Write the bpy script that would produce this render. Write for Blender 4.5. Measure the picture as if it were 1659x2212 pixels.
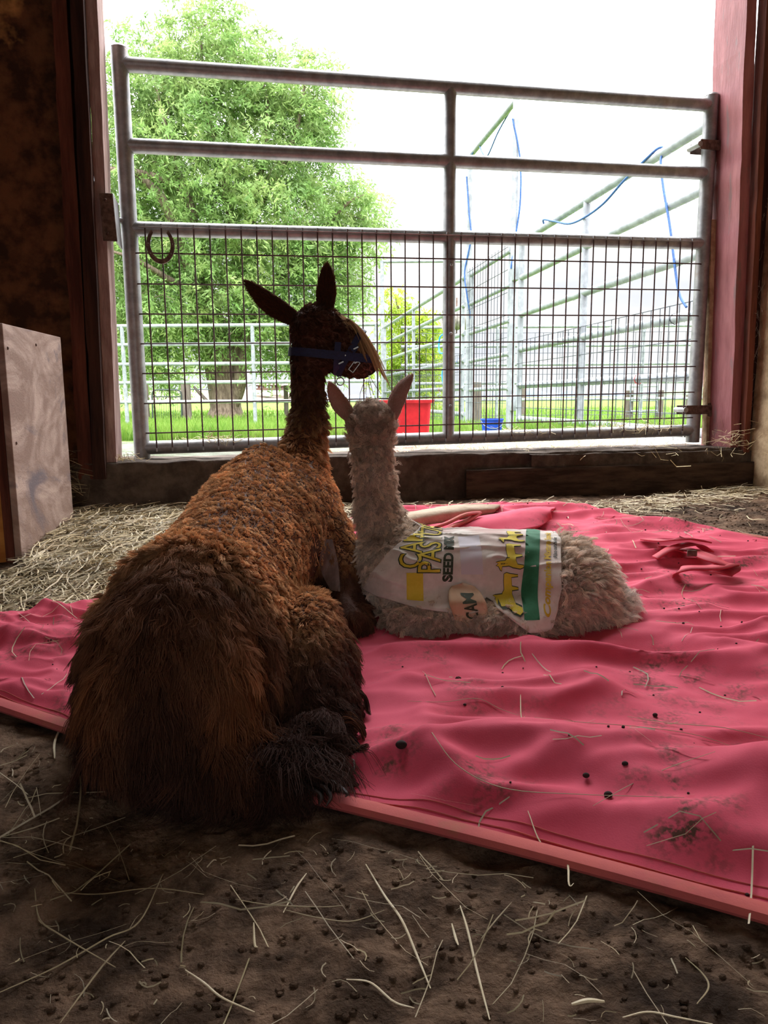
import bpy, math, random
import numpy as np
from math import sin, cos, pi, sqrt, radians
from mathutils import Vector, Matrix
from mathutils.kdtree import KDTree

for o in list(bpy.data.objects):
    bpy.data.objects.remove(o)
sc = bpy.context.scene
COL = sc.collection
rng = np.random.default_rng(7)
random.seed(7)

# ------------------------------------------------------------------ camera
H = 0.48
PITCH, ROLL = radians(8.79), radians(-0.45)
cam = bpy.data.cameras.new('camera')
cam.sensor_fit = 'VERTICAL'
cam.sensor_height = 36.0
cam.lens = 26.0
cam.clip_start = 0.02
cam.clip_end = 2000
camo = bpy.data.objects.new('camera', cam)
COL.objects.link(camo)
camo.matrix_world = Matrix.Translation((0, 0, H)) @ Matrix.Rotation(pi/2 - PITCH, 4, 'X') @ Matrix.Rotation(ROLL, 4, 'Z')
sc.camera = camo

# ------------------------------------------------------------------ sky
world = bpy.data.worlds.new('sky')
sc.world = world
world.use_nodes = True
wt = world.node_tree
wt.nodes.clear()
def wn(t, **k):
    n = wt.nodes.new(t)
    for a, b in k.items(): setattr(n, a, b)
    return n
SKY_ZENITH, SKY_HORIZON = 9.5, 0.84
BK0, BK1 = -1.9, .6
tc = wn('ShaderNodeTexCoord'); sep = wn('ShaderNodeSeparateXYZ')
wt.links.new(tc.outputs['Generated'], sep.inputs[0])
mr = wn('ShaderNodeMapRange', interpolation_type='SMOOTHSTEP')
mr.inputs[1].default_value = 0.13; mr.inputs[2].default_value = 0.62
mr.inputs[3].default_value = SKY_HORIZON; mr.inputs[4].default_value = SKY_ZENITH
wt.links.new(sep.outputs[2], mr.inputs[0])
mp = wn('ShaderNodeMapping'); mp.inputs['Scale'].default_value = (1.6, 1.6, 5.0)
wt.links.new(tc.outputs['Generated'], mp.inputs[0])
nz = wn('ShaderNodeTexNoise'); nz.inputs['Scale'].default_value = 2.6; nz.inputs['Detail'].default_value = 6
wt.links.new(mp.outputs[0], nz.inputs['Vector'])
cr = wn('ShaderNodeValToRGB')
cr.color_ramp.elements[0].position = .36; cr.color_ramp.elements[0].color = (0.80, 0.84, 0.95, 1)
cr.color_ramp.elements[1].position = .56; cr.color_ramp.elements[1].color = (1.0, 1.0, 1.0, 1)
wt.links.new(nz.outputs['Fac'], cr.inputs[0])
bg = wn('ShaderNodeBackground'); wo = wn('ShaderNodeOutputWorld')
wt.links.new(cr.outputs[0], bg.inputs[0]); wt.links.new(mr.outputs[0], bg.inputs[1])
wt.links.new(bg.outputs[0], wo.inputs[0])

sc.view_settings.view_transform = 'Standard'
sc.view_settings.look = 'None'
sc.view_settings.gamma = 1
sc.view_settings.use_curve_mapping = False
sc.view_settings.exposure = 0.35
sc.cycles.use_denoising = True
sc.cycles.max_bounces = 8
sc.cycles.diffuse_bounces = 5
sc.cycles.transparent_max_bounces = 8
sc.cycles.sample_clamp_indirect = 6

# ------------------------------------------------------------------ helpers
def lin(c):
    return tuple(((v/255)/12.92 if v/255 <= .04045 else ((v/255+.055)/1.055)**2.4) for v in c) + (1,)

def material(name, c1, c2=None, scale=20, rough=.8, bump=0.0, bscale=None, stretch=(1, 1, 1), metal=0,
             detail=6, c3=None, s3=4, lo=.4, hi=.62, spec=.5, coord='Object', vcol=False, lo3=.52, hi3=.66, bdist=.01, trans=0, dist=0):
    m = bpy.data.materials.new(name); m.use_nodes = True
    t = m.node_tree; b = t.nodes['Principled BSDF']; L = t.links
    b.inputs['Roughness'].default_value = rough; b.inputs['Metallic'].default_value = metal
    b.inputs['Specular IOR Level'].default_value = spec
    tcn = t.nodes.new('ShaderNodeTexCoord'); mpn = t.nodes.new('ShaderNodeMapping')
    mpn.inputs['Scale'].default_value = stretch
    L.new(tcn.outputs[coord], mpn.inputs[0])
    def noise(s, d=detail):
        n = t.nodes.new('ShaderNodeTexNoise'); n.inputs['Scale'].default_value = s; n.inputs['Detail'].default_value = d
        n.inputs['Roughness'].default_value = .62; n.inputs['Distortion'].default_value = dist
        L.new(mpn.outputs[0], n.inputs['Vector']); return n
    def ramp(src, a, bb, lo, hi):
        r = t.nodes.new('ShaderNodeValToRGB'); e = r.color_ramp.elements
        e[0].position = lo; e[0].color = a; e[1].position = hi; e[1].color = bb
        L.new(src, r.inputs[0]); return r
    def mix(a, bb, f=None, fv=.5, mode='MIX'):
        x = t.nodes.new('ShaderNodeMix'); x.data_type = 'RGBA'; x.blend_type = mode
        x.inputs[0].default_value = fv
        if f is not None: L.new(f, x.inputs[0])
        for i, v in ((6, a), (7, bb)):
            if isinstance(v, tuple): x.inputs[i].default_value = v
            else: L.new(v, x.inputs[i])
        return x.outputs[2]
    col = lin(c1)
    if c2 is not None:
        col = ramp(noise(scale).outputs['Fac'], lin(c1), lin(c2), lo, hi).outputs[0]
    if c3 is not None:
        f = ramp(noise(s3).outputs['Fac'], (0, 0, 0, 1), (1, 1, 1, 1), lo3, hi3).outputs[0]
        col = mix(col, lin(c3), f)
    if vcol:
        a = t.nodes.new('ShaderNodeAttribute'); a.attribute_name = 'col'
        col = mix(col, a.outputs['Color'], None, 1, 'MULTIPLY')
    if isinstance(col, tuple): b.inputs['Base Color'].default_value = col
    else: L.new(col, b.inputs['Base Color'])
    if bump:
        bn = t.nodes.new('ShaderNodeBump'); bn.inputs['Strength'].default_value = bump
        bn.inputs['Distance'].default_value = bdist
        L.new(noise(bscale or scale*2, 8).outputs['Fac'], bn.inputs['Height'])
        L.new(bn.outputs[0], b.inputs['Normal'])
    if trans:
        tr = t.nodes.new('ShaderNodeBsdfTranslucent'); ms = t.nodes.new('ShaderNodeMixShader')
        ms.inputs[0].default_value = trans
        if isinstance(col, tuple): tr.inputs[0].default_value = col
        else: L.new(col, tr.inputs[0])
        L.new(b.outputs[0], ms.inputs[1]); L.new(tr.outputs[0], ms.inputs[2])
        L.new(ms.outputs[0], t.nodes['Material Output'].inputs[0])
    return m

def tag(o, label=None, cat=None, group=None, kind=None):
    if label: o['label'] = label
    if cat: o['category'] = cat
    if group: o['group'] = group
    if kind: o['kind'] = kind
    return o

def link(name, data, parent=None, mat=None):
    o = bpy.data.objects.new(name, data); COL.objects.link(o)
    if parent is not None: o.parent = parent
    if mat is not None and hasattr(data, 'materials'):
        data.materials.append(mat)
    return o

def mesh_np(name, V, Fq, mat=None, parent=None, smooth=True):
    """V (n,3); Fq: int array (m,k) or list of index lists"""
    me = bpy.data.meshes.new(name)
    V = np.asarray(V, dtype=np.float32)
    if isinstance(Fq, np.ndarray):
        m, k = Fq.shape
        me.vertices.add(len(V)); me.vertices.foreach_set('co', V.ravel())
        me.loops.add(m*k); me.loops.foreach_set('vertex_index', Fq.astype(np.int32).ravel())
        me.polygons.add(m)
        me.polygons.foreach_set('loop_start', np.arange(0, m*k, k, dtype=np.int32))
        me.update(calc_edges=True)
    else:
        me.from_pydata([tuple(map(float, v)) for v in V], [], [tuple(f) for f in Fq]); me.update()
    if smooth: me.polygons.foreach_set('use_smooth', [True]*len(me.polygons))
    return link(name, me, parent, mat)

class MB:
    """collects simple solids and links them as one mesh object"""
    def __init__(s): s.v = []; s.f = []; s.n = 0
    def add(s, V, Fs):
        V = [tuple(map(float, v)) for v in V]
        s.v += V; s.f += [tuple(i + s.n for i in f) for f in Fs]; s.n += len(V); return s
    def box(s, c, d, rot=None, taper=1.0):
        c = Vector(c); R = rot if rot is not None else Matrix.Identity(3)
        vs = []
        for z in (-.5, .5):
            k = 1.0 if z < 0 else taper
            for x, y in ((-.5, -.5), (.5, -.5), (.5, .5), (-.5, .5)):
                vs.append(c + R @ Vector((x*d[0]*k, y*d[1]*k, z*d[2])))
        return s.add(vs, [(3, 2, 1, 0), (4, 5, 6, 7), (0, 1, 5, 4), (1, 2, 6, 5), (2, 3, 7, 6), (3, 0, 4, 7)])
    def hexa(s, P):   # 8 corners: bottom 4 then top 4
        return s.add(P, [(3, 2, 1, 0), (4, 5, 6, 7), (0, 1, 5, 4), (1, 2, 6, 5), (2, 3, 7, 6), (3, 0, 4, 7)])
    def tube(s, path, r, seg=10, cap=True, flat=1.0, up=(0, 0, 1)):
        path = [Vector(p) for p in path]; n = len(path)
        rs = r if isinstance(r, (list, tuple)) else [r]*n
        vs, prev = [], None
        for i, p in enumerate(path):
            d = (path[min(i+1, n-1)] - path[max(i-1, 0)])
            d = d.normalized() if d.length > 1e-9 else Vector((0, 0, 1))
            if prev is None:
                a = Vector(up)
                if abs(d.dot(a)) > .95: a = Vector((1, 0, 0))
                x = d.cross(a).normalized()
            else:
                x = prev - d*prev.dot(d)
                x = x.normalized() if x.length > 1e-6 else d.orthogonal().normalized()
            prev = x; y = d.cross(x)
            for k in range(seg):
                t = 2*pi*k/seg
                vs.append(p + x*cos(t)*rs[i] + y*sin(t)*rs[i]*flat)
        fs = []
        for i in range(n-1):
            for k in range(seg):
                k2 = (k+1) % seg
                fs.append((i*seg+k, i*seg+k2, (i+1)*seg+k2, (i+1)*seg+k))
        if cap:
            fs.append(tuple(range(seg-1, -1, -1))); fs.append(tuple((n-1)*seg+k for k in range(seg)))
        return s.add(vs, fs)
    def sphere(s, c, r, seg=10, rings=6):
        r = r if isinstance(r, (tuple, list)) else (r, r, r)
        vs = [(c[0], c[1], c[2]-r[2])]
        for i in range(1, rings):
            ph = -pi/2 + pi*i/rings
            for k in range(seg):
                t = 2*pi*k/seg
                vs.append((c[0]+r[0]*cos(ph)*cos(t), c[1]+r[1]*cos(ph)*sin(t), c[2]+r[2]*sin(ph)))
        vs.append((c[0], c[1], c[2]+r[2])); top = len(vs)-1
        fs = [(0, 1+(k+1) % seg, 1+k) for k in range(seg)]
        for i in range(rings-2):
            for k in range(seg):
                a = 1+i*seg; b = a+seg; k2 = (k+1) % seg
                fs.append((a+k, a+k2, b+k2, b+k))
        a = 1+(rings-2)*seg
        fs += [(a+k, a+(k+1) % seg, top) for k in range(seg)]
        return s.add(vs, fs)
    def build(s, name, mat, parent=None, smooth=True, bevel=0):
        me = bpy.data.meshes.new(name); me.from_pydata(s.v, [], s.f); me.update()
        if smooth: me.polygons.foreach_set('use_smooth', [True]*len(me.polygons))
        o = link(name, me, parent, mat)
        if bevel:
            b = o.modifiers.new('bevel', 'BEVEL'); b.width = bevel; b.segments = 2; b.limit_method = 'ANGLE'
        elif smooth:
            try:
                me.set_sharp_from_angle(angle=radians(40))
            except Exception: pass
        return o

def thing(name, label, cat, loc=(0, 0, 0), group=None):
    o = bpy.data.objects.new(name, None); o.empty_display_size = .1
    COL.objects.link(o); o.location = loc
    return tag(o, label, cat, group)

def settle(t):
    """children were built in world space: keep them there under an empty that stands at the thing's base"""
    for c in t.children: c.matrix_parent_inverse = Matrix.Translation(-Vector(t.location))

# hash value noise, vectorised
def _h(ix, iy, iz):
    n = (ix*374761393 + iy*668265263 + iz*2147483647 + 1013904223) & 0xffffffff
    n = ((n ^ (n >> 13))*1274126177) & 0xffffffff
    n = (n ^ (n >> 16)) & 0xffff
    return n/32767.5 - 1.0
def vnoise(P):
    P = np.asarray(P, dtype=np.float64)
    i = np.floor(P).astype(np.int64); f = P - i; u = f*f*(3-2*f)
    r = 0
    for dx in (0, 1):
        for dy in (0, 1):
            for dz in (0, 1):
                w = (u[..., 0] if dx else 1-u[..., 0])*(u[..., 1] if dy else 1-u[..., 1])*(u[..., 2] if dz else 1-u[..., 2])
                r = r + w*_h(i[..., 0]+dx, i[..., 1]+dy, i[..., 2]+dz)
    return r
def fbm(P, oct=4, gain=.5):
    P = np.asarray(P, dtype=np.float64); a = 1; r = 0; s = 0
    for k in range(oct):
        r = r + a*vnoise(P*(2**k) + k*17.3); s += a; a *= gain
    return r/s
def sstep(a, b, x):
    t = np.clip((x-a)/(b-a), 0, 1); return t*t*(3-2*t)
def n2(x, y, s=1.0, o=0.0, oct=4):
    x = np.asarray(x, dtype=float); y = np.asarray(y, dtype=float)
    return fbm(np.stack([x*s+o, y*s-o, np.zeros_like(x+y)+o*.37], -1), oct)

def floor_z(x, y):       # barn floor climbs a little to the door where bedding has built up
    return .135*sstep(.5, 2.4, np.asarray(y, dtype=float))
def floor_full(x, y):
    z = floor_z(x, y) + .006*n2(x, y, 5, 3.1) + .0045*n2(x, y, 22, 1.7) + .0022*n2(x, y, 70, 2.9, 2)
    r = 1-np.abs(n2(x, y, 17, 9.2))*2.8
    return z + .0042*np.clip(r, -1, 1) - .002

BL = [(-1.02, 1.25), (.385, .592), (1.15, 1.6), (.53, 2.33), (.02, 2.26), (-.715, 1.335)]
def catmull(pts, n):
    pts = np.asarray(pts, float); P = np.vstack([2*pts[0]-pts[1], pts, 2*pts[-1]-pts[-2]])
    out = []; m = len(pts)-1
    for t in np.linspace(0, m, n):
        i = min(int(t), m-1); f = t-i; a, b, c, d = P[i:i+4]
        out.append(.5*((2*b)+(-a+c)*f+(2*a-5*b+4*c-d)*f*f+(-a+3*b-3*c+d)*f**3))
    return np.array(out)
def blanket_z(x, y):
    """top of the blanket: soft folds running mostly left to right"""
    x = np.asarray(x, float); y = np.asarray(y, float)
    wx = .06*n2(x, y, 3.1, 4.4, 2); wy = .06*n2(x, y, 3.0, 8.8, 3)
    X = x+wx; Y = y+wy+.10*x
    a = n2(X*3.6, Y*13.5, 1, 2.2, 2)
    b = n2(X*6.5+Y*3.0, Y*22, 1, 5.2, 2)
    r1 = np.clip(1-np.abs(a)*2.3, 0, 1)**1.6*(.75+1.1*np.clip(n2(x, y, 3.3, 7.7, 2)+.2, 0, 1))
    r2 = np.clip(1-np.abs(b)*2.2, 0, 1)**1.5
    left = sstep(-.25, -.5, x)
    c = n2(X*9+Y*5, Y*8-X*7, 1, 6.6, 2); r3 = np.clip(1-np.abs(c)*2.2, 0, 1)**1.6
    amp = 1-.35*sstep(1.5, 2.1, y)
    z = .024*r1*amp + .010*r2*amp*(.6+.8*np.clip(n2(x, y, 5.1, 1.7, 2)+.3, 0, 1)) + .010*np.clip(n2(X, Y*2.5, 2.6, 3.9, 2), 0, 1) + .017*r3*left + .004*n2(x, y, 18, 3.3, 3)
    return floor_z(x, y) + .011 + z
# ------------------------------------------------------------------ materials
m_dirt = material('dirt_floor', (80, 62, 48), (146, 118, 96), 16, .95, 1.0, 70, c3=(62, 48, 38), s3=6.0, bdist=.02, spec=.15)
m_osb = material('stained_board', (62, 40, 28), (116, 76, 50), 14, .85, .5, 40, c3=(196, 140, 84), s3=2.3, lo3=.60, hi3=.66, spec=.2)
m_osb_pale = material('pale_board', (170, 142, 110), (212, 186, 150), 18, .85, .5, 60, c3=(120, 94, 70), s3=4, spec=.2)
m_brown = material('brown_timber', (78, 42, 32), (118, 66, 50), 6, .8, .5, 30, stretch=(5, 5, .5), spec=.25)
m_dark = material('dark_timber', (42, 26, 22), (70, 44, 34), 6, .85, .4, 30, stretch=(5, 5, .5), spec=.2)
m_paleedge = material('lit_edge', (148, 118, 112), (186, 160, 152), 12, .8, .4, 40, stretch=(4, 4, .6), spec=.2)  # daylight on the jamb's side put into a paler colour
m_red = material('red_paint', (140, 78, 80), (164, 100, 102), 7, .6, .35, 35, stretch=(4, 4, .7), c3=(128, 92, 92), s3=9, lo3=.58, hi3=.64)
m_conc = material('old_concrete', (72, 62, 55), (104, 92, 82), 16, .95, 1.0, 45, c3=(72, 58, 48), s3=5, spec=.15)
m_oldwood = material('rotten_timber', (54, 42, 35), (86, 68, 56), 5, .9, .8, 20, stretch=(.8, 5, 8), spec=.15)
m_ply = material('plywood_face', (146, 120, 106), (190, 166, 152), 2.4, .7, .25, 30, stretch=(1, 1.2, 2.2), dist=2.5, c3=(118, 106, 108), s3=2.2, detail=5, spec=.3)
m_plyorange = material('plywood_bright', (176, 110, 44), (206, 142, 66), 4, .7, .2, 30, stretch=(1, 1, 4), spec=.3)
m_ceil = material('barn_interior', (170, 152, 134), (196, 178, 160), 4, .9, 0)
m_galv = material('galvanised_pipe', (132, 132, 132), (160, 159, 158), 26, .42, .08, 60, metal=.5, c3=(134, 124, 118), s3=11, lo3=.56, hi3=.7)
m_galv_out = material('bright_galvanised_pipe', (120, 124, 128), (144, 148, 152), 14, .38, 0, metal=.0)
m_wire = material('rusty_wire', (70, 52, 52), (104, 80, 78), 60, .6, 0, metal=.4)
m_wire_out = material('fence_wire', (60, 64, 70), (80, 84, 90), 40, .5, 0, metal=.4)
m_rustiron = material('rusty_iron', (84, 66, 58), (124, 100, 88), 60, .6, .4, 160, metal=.5)

# ------------------------------------------------------------------ wall frame of reference: s along the door wall, t outward
L0 = np.array((-.792, 2.42)); UW = np.array((.9775, .2105)); NW = np.array((-.2105, .9775))
def W(s, t, z):
    q = L0 + UW*s + NW*t
    return Vector((q[0], q[1], z))
RW = Matrix(((UW[0], NW[0], 0), (UW[1], NW[1], 0), (0, 0, 1)))
def wbox(mb, s0, s1, t0, t1, z0, z1, ds=0.0):
    """box in wall coordinates; ds leans the top sideways"""
    P = [W(s0, t0, z0), W(s1, t0, z0), W(s1, t1, z0), W(s0, t1, z0),
         W(s0+ds, t0, z1), W(s1+ds, t0, z1), W(s1+ds, t1, z1), W(s0+ds, t1, z1)]
    return mb.hexa(P)

# floor
def grid(name, xs, ys, fz, mat, parent=None):
    X, Y = np.meshgrid(xs, ys); Z = fz(X, Y)
    V = np.stack([X, Y, Z], -1).reshape(-1, 3); nx, ny = len(xs), len(ys)
    i = np.arange(ny-1)[:, None]*nx + np.arange(nx-1)[None, :]
    Q = np.stack([i, i+1, i+nx+1, i+nx], -1).reshape(-1, 4)
    return mesh_np(name, V, Q, mat, parent)
xs = np.concatenate([np.linspace(-4.2, -1.5, 24)[:-1], np.linspace(-1.5, 1.75, 640), np.linspace(1.75, 4.6, 24)[1:]])
ys = np.concatenate([np.linspace(-6, .3, 40)[:-1], np.linspace(.3, 1.2, 330)[:-1], np.linspace(1.2, 2.95, 330)])
tag(grid('floor', xs, ys, floor_full, m_dirt), 'trampled brown dirt floor of the barn strewn with stalks', kind='structure')

T0 = -.12      # inner face of the frame
# sill under the gate: rough concrete with a chipped inner face
def rough_block(name, s0, s1, t0, t1, z0, z1, mat, amp=.01, n=(150, 10, 26), jag=.0, parent=None, sc_=14):
    """box shell with noisy faces (inner face, top, ends)"""
    ns, nt, nz_ = n
    S = np.linspace(s0, s1, ns)
    prof = [(t1, z0)] + [(t1, z1)] + [(t1+(t0-t1)*k/nt, z1) for k in range(1, nt+1)] + [(t0, z1+(z0-z1)*k/nz_) for k in range(1, nz_+1)]
    prof = np.array(prof); m = len(prof)
    SS = np.repeat(S, m); TT = np.tile(prof[:, 0], ns); ZZ = np.tile(prof[:, 1], ns)
    P3 = np.stack([SS*sc_, TT*sc_, ZZ*sc_], -1)
    d = fbm(P3, 4)*amp; inner = TT < (t0+.002); top = ZZ > z1-.002
    TT = TT + np.where(inner, d - jag*np.clip(fbm(P3*.35+5, 3)-.05, 0, 1)*2, 0); ZZ = ZZ + np.where(top, fbm(P3+9, 3)*amp*.5, 0)
    V = np.stack([L0[0]+UW[0]*SS+NW[0]*TT, L0[1]+UW[1]*SS+NW[1]*TT, ZZ], -1)
    i = np.arange(ns-1)[:, None]*m + np.arange(m-1)[None, :]
    Q = np.stack([i, i+1, i+m+1, i+m], -1).reshape(-1, 4)
    V = np.vstack([V]); n0 = (ns-1)*m
    o = mesh_np(name, V, Q, mat, parent)
    return o
sill = rough_block('trim_1', -.9, 2.5, T0-.01, .12, .02, .287, m_conc, .014, (360, 12, 28))
tag(sill, 'rough grey concrete sill under the gate with chipped inner face', kind='structure')
beam = rough_block('trim_2', 1.06, 2.2, T0-.045, T0-.005, .02, .236, m_oldwood, .008, (160, 4, 22), jag=.03, sc_=9)
tag(beam, 'dark rotten timber laid against the right end of the sill', kind='structure')
beam2 = rough_block('trim_3', 1.30, 2.2, T0-.03, T0, .20, .279, m_conc, .012, (140, 4, 12), jag=.0, sc_=16)
tag(beam2, 'crumbling concrete lip above the dark timber', kind='structure')

# door frame boards
def board(name, s0, s1, t0, t1, z0, z1, mat, label, ds=0, parent=None, n=40, chew=.003):
    """timber with slightly worn edges"""
    zs = np.linspace(z0, z1, n); V = []; k = []
    for i, z in enumerate(zs):
        f = (z-z0)/(z1-z0)
        e = chew*np.array([vnoise(np.array([z*14+s0*50, j*7.7, t0*9])) for j in range(4)])
        for j, (s, t) in enumerate(((s0, t0), (s1, t0), (s1, t1), (s0, t1))):
            V.append(W(s+ds*f+(e[j] if j in (0, 3) else -abs(e[j])), t+e[(j+1) % 4]*.5, z))
    F = []
    for i in range(n-1):
        for j in range(4):
            a = i*4+j; b = i*4+(j+1) % 4; F.append((a, b, b+4, a+4))
    F += [(3, 2, 1, 0), (4*n-4, 4*n-3, 4*n-2, 4*n-1)]
    o = mesh_np(name, V, F, mat, parent, smooth=False)
    return tag(o, label, kind='structure')
TOP = 2.6
DL, DR = .045, -.07
board('trim_4', -.095, -.062, T0+.01, .02, .288, TOP, m_paleedge, 'left jamb edge of the doorway, daylight painted on as pale colour', DL)
board('trim_5', -.128, -.092, T0-.03, T0+.015, .24, TOP, m_dark, 'dark brown casing board beside the left jamb', DL*.9)
board('trim_6', -.172, -.131, T0-.015, T0+.015, .24, TOP, m_brown, 'second brown casing board left of the doorway', DL*.6)
board('trim_7', 2.10, 2.14, T0, .05, .285, TOP, m_red, 'weathered red painted post on the right of the doorway', DR)
board('trim_8', 2.135, 2.158, T0-.03, T0+.01, .27, TOP, m_brown, 'brown board beside the red door post', DR*.6)
board('trim_9', 2.157, 2.19, T0-.005, T0+.03, .27, TOP, m_dark, 'dark recessed board in the right corner', 0)
board('trim_10', 2.088, 2.105, .005, .035, .29, 1.12, m_osb_pale, 'pale bare splinter of wood behind the gate post', -.03)

# walls (solid slabs)
def wall(name, boxes, mat, label):
    mb = MB()
    for b in boxes: wbox(mb, *b)
    return tag(mb.build(name, mat, smooth=False), label, kind='structure')
# the left panel: a rough bottom edge torn above the sill
mb = MB(); ns = 60
top = []; 
sL = np.linspace(-1.0, -.160, ns)
prof = .262 + .03*n2(sL, sL*0, 14, 2.2, 4) 
V = []; F = []
for i, s in enumerate(sL):
    for z in [prof[i]] + list(np.linspace(.42, 2.6, 40)):
        d = .006*float(fbm(np.array([s*9, z*9, 1.0]), 4)) + (.012*float(vnoise(np.array([s*22, z*22, 4.]))) if z < .6 else 0)
        V.append(W(s, T0+.012-d, z))
m = 41
for i in range(ns-1):
    for j in range(m-1):
        a = i*m+j; F.append((a, a+m, a+m+1, a+1))
n0 = len(V); V += [W(v_s, T0+.03, z) for v_s in (sL[0], sL[-1]) for z in (.262, 2.6)]
F.append((n0, n0+1, n0+3, n0+2))
tag(mesh_np('wall_left_panel', V, F, m_osb), 'stained brown board wall left of the doorway', kind='structure').name = 'wall_front_left'
wall('wall_front', [(-2.6, -1.0, T0, 0, 0, 2.7), (-1.0, -.15, T0+.035, 0.0, .28, 2.7), (-.2, -.10, T0+.016, 0.018, .28, 2.7), (-1.0, -.9, T0, .0, 0, .3), (2.19, 2.4, T0+.03, .0, 0, 2.7), (-.3, 2.4, T0, 0, 2.45, 2.8)], m_dark, 'dark inner face of the door wall')
# right wall: rough pale board running towards the camera
V = []; F = []; tt = np.linspace(T0+.03, -6.9, 160); zz = np.concatenate([np.linspace(0, 1.9, 90), [2.3, 2.8]])
for t in tt:
    for z in zz:
        d = .006*float(fbm(np.array([t*7, z*7, 1.0]), 3))
        V.append(W(2.182+d - (.012 if z < .33+.02*sin(t*30) else 0), t, z))
m = len(zz)
for i in range(len(tt)-1):
    for j in range(m-1):
        a = i*m+j; F.append((a, a+m, a+m+1, a+1))
tag(mesh_np('wall_right', V, F, m_osb_pale), 'pale rough board wall at the right edge', kind='structure')
wall('wall_left', [(-2.7, -2.6, -7, 0, 0, 2.8)], m_ceil, 'barn wall on the left')
wall('wall_right_outer', [(2.24, 2.36, -7, 0, 0, 2.8)], m_ceil, 'outer boards of the right barn wall').name = 'wall_right.001'
wall('ceiling', [(-2.7, 2.4, -7, 0, 2.75, 2.85)], m_ceil, 'barn ceiling')
# rear wall with an unseen opening added to let in fill light
wall('wall_back', [(-2.7, BK0, -7.1, -7, 0, 2.8), (BK1, 2.4, -7.1, -7, 0, 2.8), (-2.7, 2.4, -7.1, -7, 2.3, 2.8)], m_ceil, 'barn wall behind the camera')

# ------------------------------------------------------------------ plywood bin at the left
t = thing('plywood_bin', 'knee-high plywood bin standing in straw against the left wall', 'bin', (-1.1, 1.85, .1))
a = np.array((-.868, 1.735)); b = np.array((-.905, 2.13)); zb, zt = .07, .655
d1 = (b-a)/np.linalg.norm(b-a); d2 = np.array((-d1[1], d1[0]))     # d2 points left
def bp(u, v, z): q = a + d1*u + d2*v; return Vector((q[0], q[1], z))
def bbox_(mb, u0, u1, v0, v1, z0, z1):
    return mb.hexa([bp(u0, v0, z0), bp(u0, v1, z0), bp(u1, v1, z0), bp(u1, v0, z0), bp(u0, v0, z1), bp(u0, v1, z1), bp(u1, v1, z1), bp(u1, v0, z1)][0:4] + [bp(u0, v0, z1), bp(u0, v1, z1), bp(u1, v1, z1), bp(u1, v0, z1)])
Lb = np.linalg.norm(b-a)
p = bbox_(MB(), 0, Lb, 0, .016, zb, zt).build('side_panel', m_ply, t, smooth=False, bevel=.002); p['label'] = 'grey water-marked plywood side'
p = bbox_(MB(), -.004, .034, .016, .036, zb, zt-.002).build('corner_batten', m_brown, t, smooth=False, bevel=.002)
p = bbox_(MB(), .002, .018, .036, .6, zb, zt-.01).build('front_panel', m_plyorange, t, smooth=False, bevel=.002); p['label'] = 'orange-brown plywood front'
p = bbox_(MB(), Lb-.016, Lb, .016, .6, zb, zt-.01).build('rear_panel', m_ply, t, smooth=False)
p = bbox_(MB(), 0, Lb, .6, .616, zb, zt-.01).build('side_panel', m_ply, t, smooth=False)
for (u, z) in ((.018, .60), (.022, .38), (.2, .62)):
    MB().sphere(bp(u, -.0005, z), (.003, .003, .004), 8, 4).build('nail', m_rustiron, t)
settle(t)
# ------------------------------------------------------------------ the gate
TG = .028
gate = thing('livestock_gate', 'grey pipe gate with wire mesh lower half closing the doorway', 'gate', W(1.02, TG, .29))
def gz(zl, s): return zl + .012*s        # the gate sags a touch towards its hinge
RP = .023
def gtube(name, pts, r=RP, mat=None, seg=14, label=None, parent=gate):
    o = MB().tube(pts, r, seg).build(name, mat or m_galv, parent)
    if label: o['label'] = label
    return o
gtube('upright', [W(0, TG, .285), W(0, TG, .30), W(0, TG, 1.52), W(0, TG, 1.54)], .0255, label='hinge upright')
gtube('upright', [W(2.043, TG, .30), W(2.043, TG, 1.55)], .0255, label='latch upright')
gtube('upright', [W(1.055, TG, gz(.325, 1)), W(1.055, TG, gz(1.497, 1))], .0215, label='middle upright')
ZR = [1.495, 1.261, 1.014, .322]
for z in ZR:
    gtube('rail', [W(0, TG, z), W(.6, TG, gz(z, .6)), W(1.3, TG, gz(z, 1.3)), W(2.043, TG, gz(z, 2.043))], .0225)
for s, z in ((0, 1.54), (2.043, 1.55)):
    MB().sphere(W(s, TG, z), (.026, .026, .012), 14, 6).build('end_cap', m_galv, gate)
TWI = TG-.026
for i in range(1, 41):
    s = .0 + i*.0495
    zt_ = gz(1.014, s)
    MB().tube([W(s, TWI, gz(.318, s)), W(s+.001*sin(i*3.1), TWI, .6), W(s, TWI, zt_-.002)], .0025, 6).build('wire', m_wire, gate)
for z in (.371, .467, .563, .657, .750, .843, .937):
    MB().tube([W(.012, TWI+.01, z), W(.03, TWI+.004, gz(z, 0))] + [W(s, TWI+.004, gz(z, s)) for s in (.5, 1.0, 1.5)] + [W(2.015, TWI+.004, gz(z, 2.03)), W(2.03, TWI+.01, gz(z, 2.04))], .0025, 6).build('wire', m_wire, gate)
gtube('channel_rod', [W(.03, TWI, 1.016), W(1.0, TWI, gz(1.016, 1)), W(2.02, TWI, gz(1.016, 2.02))], .0028, m_galv, 6)
clips = MB()
for i in range(1, 41):
    s = i*.0495
    clips.box(W(s, TWI-.001, gz(1.019, s)), (.005, .008, .010), RW); clips.box(W(s, TWI, gz(.316, s)), (.005, .007, .012), RW)
o = clips.build('wire_clips', m_galv, gate, smooth=False); o['kind'] = 'stuff'
for z in (.45, .70, .93):
    MB().sphere(W(1.055, TG-.024, z), .005, 8, 5).build('bolt_head', m_galv, gate)
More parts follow.
